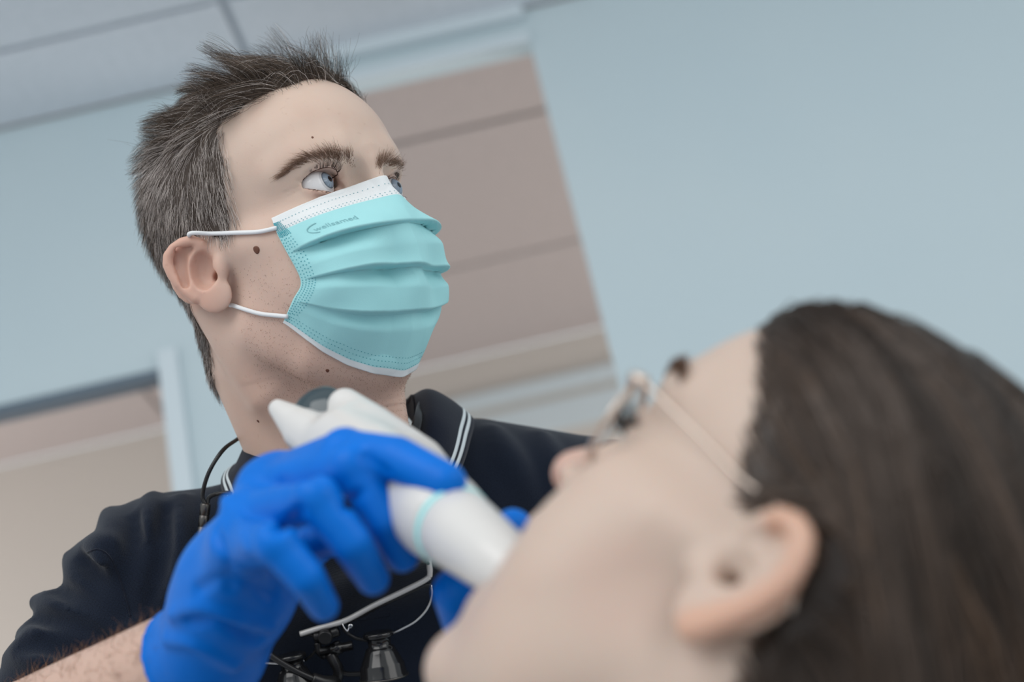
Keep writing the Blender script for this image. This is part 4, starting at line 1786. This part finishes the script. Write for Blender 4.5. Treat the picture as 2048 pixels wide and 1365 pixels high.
# thin cord loop by the cuff
tl = [chest(x, y, .004) for x, y in ((340, 1206), (344, 1182), (354, 1164), (368, 1149), (384, 1138), (400, 1132))]
o = tube_obj('thin_cord', tl, .0006, MATS['thread'], None, 30, 6, label='thin tan cord lying on the navy shirt beside the glove cuff', cat='cord')

# ================================================================== the patient
print('patient head')
HW = Vol((-.130, -.105, -.200), (.128, .105, .145), .0017)
HW.ell((-.014, 0, .048), (.092, .074, .080))
HW.ell((.024, 0, .062), (.059, .062, .052), .03)
HW.ell((.040, 0, -.004), (.046, .057, .062), .02)
for s in (-1, 1):
    HW.chain([(.060, s * .044, .004), (.036, s * .058, .002), (.006, s * .064, .004)], [.013, .009, .007], .018)
    HW.ell((.054, s * .034, -.030), (.032, .028, .040), .022)
    HW.chain([(.006, s * .046, -.045), (.042, s * .036, -.078), (.080, s * .010, -.092)], [.017, .016, .013], .02)
    HW.ell((.040, s * .030, -.060), (.034, .024, .032), .022)
    HW.chain([(.082, s * .008, .050), (.078, s * .024, .054), (.064, s * .042, .050)], [.007, .007, .006], .016)
    HW.ell((.070, s * .032, .030), (.0135, .0150, .0120), .008)
    HW.ell((.093, s * .012, -.002), (.009, .008, .007), .006)
HW.ell((.052, 0, -.060), (.040, .040, .040), .02)
for s in (-1, 1):
    HW.ell((.020, s * .046, -.018), (.028, .0135, .036), .02)
HW.ell((.081, 0, -.093), (.013, .018, .012), .012)
HW.chain([(.084, 0, .044), (.089, 0, .026), (.1005, 0, .004)], [.007, .0065, .0090], .010)
HW.chain([(.1005, 0, .004), (.1035, 0, .001)], [.0085, .0085], .006)
# lips round the open mouth
HW.ell((.086, 0, -.024), (.014, .026, .010), .012)
HW.ell((.082, 0, -.066), (.014, .024, .010), .012)
HW.chain([(.080, -.024, -.044), (.092, -.012, -.028), (.0975, 0, -.0255), (.092, .012, -.028), (.080, .024, -.044)], [.004, .0055, .0062, .0055, .004], .005)
HW.chain([(.080, -.024, -.046), (.087, -.012, -.063), (.0915, 0, -.0665), (.087, .012, -.063), (.080, .024, -.046)], [.004, .0058, .0066, .0058, .004], .005)
HW.ell((.090, 0, -.046), (.034, .019, .0155), .006, mode=-1)
for s in (-1, 1):
    HW.ell((.0985, s * .0070, -.0060), (.0065, .0040, .0062), .002, mode=-1)
# eyelid slit (lids lowered)
for s in (-1, 1):
    HW.chain([(.0745, s * .046, .0275), (.0815, s * .038, .0240), (.0835, s * .030, .0235), (.0800, s * .021, .0255)], .0008, .002, mode=-1)
# neck
HW.chain([(-.022, 0, .0), (-.028, 0, -.07), (-.040, 0, -.215)], [.052, .050, .054], .02)
HW.chain([(.048, 0, -.080), (.012, 0, -.115), (-.005, 0, -.20)], [.022, .024, .024], .03)
HW.chain([(-.022, .054, -.025), (-.004, .040, -.09), (.005, .018, -.19)], [.013, .014, .012], .018)

few, new_ = ear_map(WR, WT, toW, 1, .006, .0700, .42)
ear(HW, few, new_, 1, (1340, 1000), 4.55,
    [((700, 470), -.003), ((760, 300), .001), ((900, 255), .0035), ((1080, 240), .005), ((1210, 310), .006), ((1275, 430), .0065), ((1250, 600), .0065),
     ((1160, 770), .006), ((1020, 910), .0055), ((840, 1020), .0045), ((620, 1105), .0035), ((400, 1165), .0025), ((220, 1200), .0015)],
    [(1040, 500), (960, 600), (900, 710), (800, 800), (640, 850), (480, 850)],
    [((620, 660), .0085, .0070, .0055, .0040), ((985, 420), .0026, .0048, .0030, .0045)],
    [((530, 710), .0040, .004)],
    ((330, 640), .0080, .0065), ((330, 1010), .0130, .0130), [((720, 760), .0190, .0200, .0032, -.001), ((480, 640), .016, .016, .007, -.006), ((950, 600), .012, .014, .0035, .001)], rr=.0046)
HW.chain([(.002, -.072, .018), (-.010, -.080, .024), (-.022, -.084, .012), (-.022, -.084, -.004), (-.010, -.078, -.022), (.0, -.073, -.028)], .004, .003)
HW.ell((-.008, -.075, -.004), (.012, .004, .022), .004)
Vw, Qw = HW.nets(1)
# shoulders and chest further down the chair
TV = Vol((-.24, -.25, -.62), (.12, .25, -.14), .006)
TV.chain([(-.040, 0, -.15), (-.045, 0, -.23)], [.054, .062], .03)
TV.chain([(-.050, -.16, -.26), (-.045, 0, -.225), (-.050, .16, -.26)], [.050, .056, .050], .03)
TV.ell((-.050, 0, -.42), (.095, .155, .24), .04)
TV.chain([(-.050, -.17, -.27), (-.06, -.20, -.58)], [.046, .040], .03)
TV.chain([(-.050, .17, -.27), (-.06, .20, -.58)], [.046, .040], .03)
Vt, Qt = TV.nets(2)
me, Vwa = union_mesh(Vw, Qw, Vt, Qt)
wom = empty('person', fromW(np.array([-.1, 0, -.5])), 'reclining patient with long brown hair, glasses and scanner at open mouth', 'person')
P = Vwa
tint = np.tile(np.array([.550, .425, .352]), (len(P), 1))
lipd = np.minimum(np.linalg.norm((P - np.array([.098, 0, -.0255])) * np.array([1, .5, 1.3]), axis=1), np.linalg.norm((P - np.array([.092, 0, -.0665])) * np.array([1, .5, 1.3]), axis=1))
blend(.75 * (1 - sstep(lipd, .006, .011)), (.52, .24, .21))
blend(.45 * (1 - sstep(np.linalg.norm(P - np.array([.105, 0, 0]), axis=1), .008, .022)), (.60, .30, .24))
blend(.18 * (1 - sstep(np.linalg.norm(P - np.array([.030, .058, -.030]), axis=1), .012, .030)), (.56, .33, .27))
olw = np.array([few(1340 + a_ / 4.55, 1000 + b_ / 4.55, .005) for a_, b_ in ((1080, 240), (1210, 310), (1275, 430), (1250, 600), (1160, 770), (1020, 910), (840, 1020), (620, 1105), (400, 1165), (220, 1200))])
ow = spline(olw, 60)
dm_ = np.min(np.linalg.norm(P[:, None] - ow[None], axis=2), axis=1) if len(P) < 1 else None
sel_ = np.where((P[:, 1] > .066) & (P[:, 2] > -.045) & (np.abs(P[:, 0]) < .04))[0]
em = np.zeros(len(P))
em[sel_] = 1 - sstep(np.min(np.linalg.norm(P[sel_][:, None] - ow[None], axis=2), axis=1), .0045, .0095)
blend(.50 * em, (.62, .29, .17))  # glow of light through the ear rim, painted into the skin tint
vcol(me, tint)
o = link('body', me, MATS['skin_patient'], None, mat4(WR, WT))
bpy.context.view_layer.update()
adopt(o, wom)
PT = Vol((-.26, -.27, -.63), (.14, .27, -.18), .006)
PT.chain([(-.050, -.16, -.26), (-.045, -.06, -.235), (-.045, .06, -.235), (-.050, .16, -.26)], [.055, .058, .058, .055], .03)
PT.ell((-.050, 0, -.42), (.102, .162, .245), .04)
PT.chain([(-.050, -.17, -.27), (-.055, -.19, -.45)], [.054, .055], .03)
PT.chain([(-.050, .17, -.27), (-.055, .19, -.45)], [.054, .055], .03)
PT.chain([(-.040, 0, -.14), (-.042, 0, -.215)], [.060, .058], .01, -1)
Vp, Qp = PT.nets(1)
o = link('top', npmesh('top', Vp, Qp), MATS['patient_top'], None, mat4(WR, WT))
bpy.context.view_layer.update()
adopt(o, wom)

# brows and lashes of the patient
BVW = BVHTree.FromPolygons([tuple(v) for v in Vw], [tuple(int(i) for i in q) for q in Qw])
for s in (-1, 1):
    P_, r_ = [], []
    for _ in range(260):
        t = random.random()
        y = s * (.010 + .040 * t)
        zc_ = .052 + .010 * math.sin(math.pi * min(t * 1.1, 1) * .8) - .004 * t + random.gauss(0, .0016)
        h = BVW.ray_cast(Vector((.2, y, zc_)), Vector((-1, 0, 0)))
        if h[0] is None:
            continue
        p, n = np.array(h[0]), np.array(h[1])
        d = np.array([-.2 * t, s * (.3 + .6 * t), .7 * (1 - t) - .1]) + n * .3 + RNG.normal(0, .1, 3)
        d /= np.linalg.norm(d)
        sp = np.linspace(0, 1, 4)[:, None]
        P_.append(p + .008 * (sp * d - .3 * n * sp * sp))
        r_.append(np.linspace(.00025, .0001, 4))
    V_, Q_ = tubes(np.array(P_), np.array(r_), 3)
    o = link('eyebrow', npmesh('eyebrow', V_, Q_), MATS['brow'], None, mat4(WR, WT), kind='stuff')
    bpy.context.view_layer.update()
    adopt(o, wom)
    P_, r_ = [], []
    for _ in range(60):
        t = random.random()
        q = spline([(.0745, s * .046, .0275), (.0815, s * .038, .0240), (.0835, s * .030, .0235), (.0800, s * .021, .0255)], 30)[int(t * 29)]
        d = np.array([.9, s * .3 * (1 - t), .25]) + RNG.normal(0, .1, 3)
        d /= np.linalg.norm(d)
        sp = np.linspace(0, 1, 5)[:, None]
        P_.append(q + .009 * (sp * d + sp * sp * np.array([0, 0, .35])))
        r_.append(np.linspace(.0003, .0001, 5))
    V_, Q_ = tubes(np.array(P_), np.array(r_), 3)
    o = link('eyelashes', npmesh('eyelashes', V_, Q_), MATS['lash'], None, mat4(WR, WT), kind='stuff')
    bpy.context.view_layer.update()
    adopt(o, wom)

# ---- long hair
print('patient hair')
WP = [(.074, .098), (.066, .090), (.052, .074), (.036, .056), (.030, .042), (.024, .028), (.018, .018), (.008, .018), (-.006, .030), (-.012, .024), (-.014, .0), (-.018, -.026), (-.036, -.050),
      (-.06, -.07), (-.12, -.08), (-.2, .1), (0, .25), (.074, .22)]
Nw, okw, Fw = scalp(Vw, Qw, WP, .0745)
Pr, Nr = roots(Vw, Nw, Fw, 9500)
keep = inset(Pr, WP, .008 * RNG.random(len(Pr)) ** 1.5)
Pr, Nr = Pr[keep], Nr[keep]
Pe, Ne = roots(Vw, Nw, Fw[~inset(Vw, WP, .016)[Fw].all(1)], 4200)
keep = inset(Pe, WP, .006 * RNG.random(len(Pe)) ** 1.5)
Pr, Nr = np.vstack([Pr, Pe[keep]]), np.vstack([Nr, Ne[keep]])
Fw = Fw[inset(Vw, WP, .010)[Fw].all(1)]
n = len(Pr)
grav = WR.T @ np.array([0, 0, -1.0])
S = 15
step = .30 / S
pos = Pr + Nr * .001
layer = .002 + .010 * RNG.random(n)
path = [pos.copy()]
sidev = np.where(Pr[:, 1] > -.004, 1.0, -1.0)
wob = RNG.normal(0, 1, (n, 3))
K = 160
ci = RNG.choice(n, K, replace=False)
cl = np.concatenate([((Pr[a:a + 1500, None] - Pr[ci][None]) ** 2).sum(2).argmin(1) for a in range(0, n, 1500)])
cw = RNG.normal(0, 1, (K, 3))
for k in range(1, S):
    g = HW.grad(pos)
    dist = HW.sample(pos)
    part_w = np.exp(-np.abs(pos[:, 1]) / .025) * (k < 5)
    d = np.tile(grav, (n, 1)) + np.array([-.10, 0, -.25]) + part_w[:, None] * np.stack([0 * sidev, sidev * 1.2, 0 * sidev], 1) + .04 * wob + .07 * cw[cl] + (np.array([-.8, 0, -.1]) if k < 5 else 0)
    # comb back round the ear
    rel = pos - np.array([.0, .07, -.002])
    rxz = np.stack([rel[:, 0], 0 * rel[:, 0], rel[:, 2]], 1)
    rn = np.linalg.norm(rxz, axis=1) + 1e-6
    near = (1 - sstep(rn, .028, .046)) * (pos[:, 1] > .03)
    d += near[:, None] * (rxz / rn[:, None]) * 1.6 + near[:, None] * np.array([-.5, 0, .1])
    gd = (d * g).sum(1)
    close = 1 - sstep(dist, .006, .030)
    d -= (np.minimum(gd, 0) * close)[:, None] * g
    d /= np.linalg.norm(d, axis=1, keepdims=True) + 1e-9
    pos = pos + d * step
    dist = HW.sample(pos)
    g = HW.grad(pos)
    pos += g * np.clip(layer * min(1, k / 2) - dist, 0, .012)[:, None]
    path.append(pos.copy())
Ph = np.stack(path, 1)
sp = np.linspace(0, 1, S)[None, :, None]
pull = .45 * sp
Ph = Ph * (1 - pull) + (Ph[ci][cl] + (Pr - Pr[ci][cl])[:, None] * .45) * pull
rr = (.00034 + .00016 * RNG.random(n))[:, None] * np.linspace(1, .8, S)[None]
Vh, Qh = tubes(Ph, rr, 3)
cc_ = RNG.choice(n, 110, replace=False)
ccl = np.concatenate([((Pr[a:a + 1500, None] - Pr[cc_][None]) ** 2).sum(2).argmin(1) for a in range(0, n, 1500)])
sh = RNG.random(110)[ccl] ** 1.6 * 1.15 + RNG.random(n) * .12
hc = np.array([.070, .048, .036])[None] * (.40 + 1.3 * sh)[:, None]
li = (RNG.random(n) < .06) | (RNG.random(110)[ccl] < .06)
hc[li] = np.array([.16, .10, .065]) * (.6 + .6 * RNG.random(li.sum()))[:, None]
Vc, Qc, used = cap_mesh(Vw, Nw, Fw, .0035)
mehair = npmesh('hair', np.vstack([Vh, Vc]), np.vstack([Qh, Qc + len(Vh)]))
vcol(mehair, np.vstack([np.repeat(hc, S * 3, 0), np.array([.045, .031, .024]) * np.ones((len(Vc), 3))]))
o = link('hair', mehair, MATS['hair_woman'], None, mat4(WR, WT), kind='stuff', label='long straight dark brown hair tucked behind the ear')
bpy.context.view_layer.update()
adopt(o, wom)

# ---- the patient's eyeglasses
gl = empty('eyeglasses', fromW(np.array([.09, 0, .03])), 'thin metal eyeglasses on the reclining patient', 'eyeglasses')


def gput(o):
    o.matrix_world = mat4(WR, WT)
    bpy.context.view_layer.update()
    adopt(o, gl)
    return o


for s in (-1, 1):
    rim = []
    for t in np.linspace(0, 2 * math.pi, 41):
        yy = .0330 + .0265 * math.cos(t) * (1 - .06 * math.sin(t))
        zz = .0290 + .0200 * math.sin(t)
        rim.append(np.array([.0915 - .012 * ((yy - .005) / .06) ** 2 + .10 * (zz - .03), s * yy, zz - .002]))
    V_, Q_ = tubes(np.array(rim)[None], np.full((1, 41), .0015), 8)
    gput(link('lens_rim', npmesh('lens_rim', V_, Q_), MATS['frame_gold']))
    c = np.mean(rim[:-1], 0)
    G = np.array([[c + (p - c) * t + np.array([.0025, 0, 0]) * (1 - t * t) for t in (.02, .35, .7, .97)] for p in rim])
    gput(grid_obj('lens', G, MATS['lens_glass'], None, .0014))
    hx = np.array([.0835, s * .0600, .0400])
    gput(tube_obj('end_piece', [np.array([.084, s * .0570, .0375]), np.array([.0820, s * .0625, .0390]), np.array([.0760, s * .0650, .0390])], .0026, MATS['frame_gold'], None, 16, 8))
    gput(tube_obj('temple_arm', [np.array([.0780, s * .0650, .0392]), np.array([.0430, s * .0690, .0335]), np.array([.0180, s * .0725, .0290]), np.array([-.0030, s * .0760, .0275]), np.array([-.0160, s * .0770, .0200]), np.array([-.0270, s * .0770, .0000])],
                  [.0009, .0009, .0009, .0011, .0014, .0015], MATS['frame_gold'], None, 50, 8))
    gput(tube_obj('nose_pad_arm', [np.array([.091, s * .0080, .030]), np.array([.087, s * .0095, .026]), np.array([.089, s * .0105, .022])], .0008, MATS['frame_gold'], None, 16, 6))
    gput(lathe_obj('nose_pad', np.array([.0890, s * .0105, .0215]), (0, s, .2), [(-.0012, .0030), (0, .0036), (.0012, .0028)], MATS['lens_glass'], None, 20))
gput(tube_obj('bridge', [np.array([.0915, -.0070, .032]), np.array([.0975, 0, .0365]), np.array([.0915, .0070, .032])], .0013, MATS['frame_gold'], None, 20, 8))
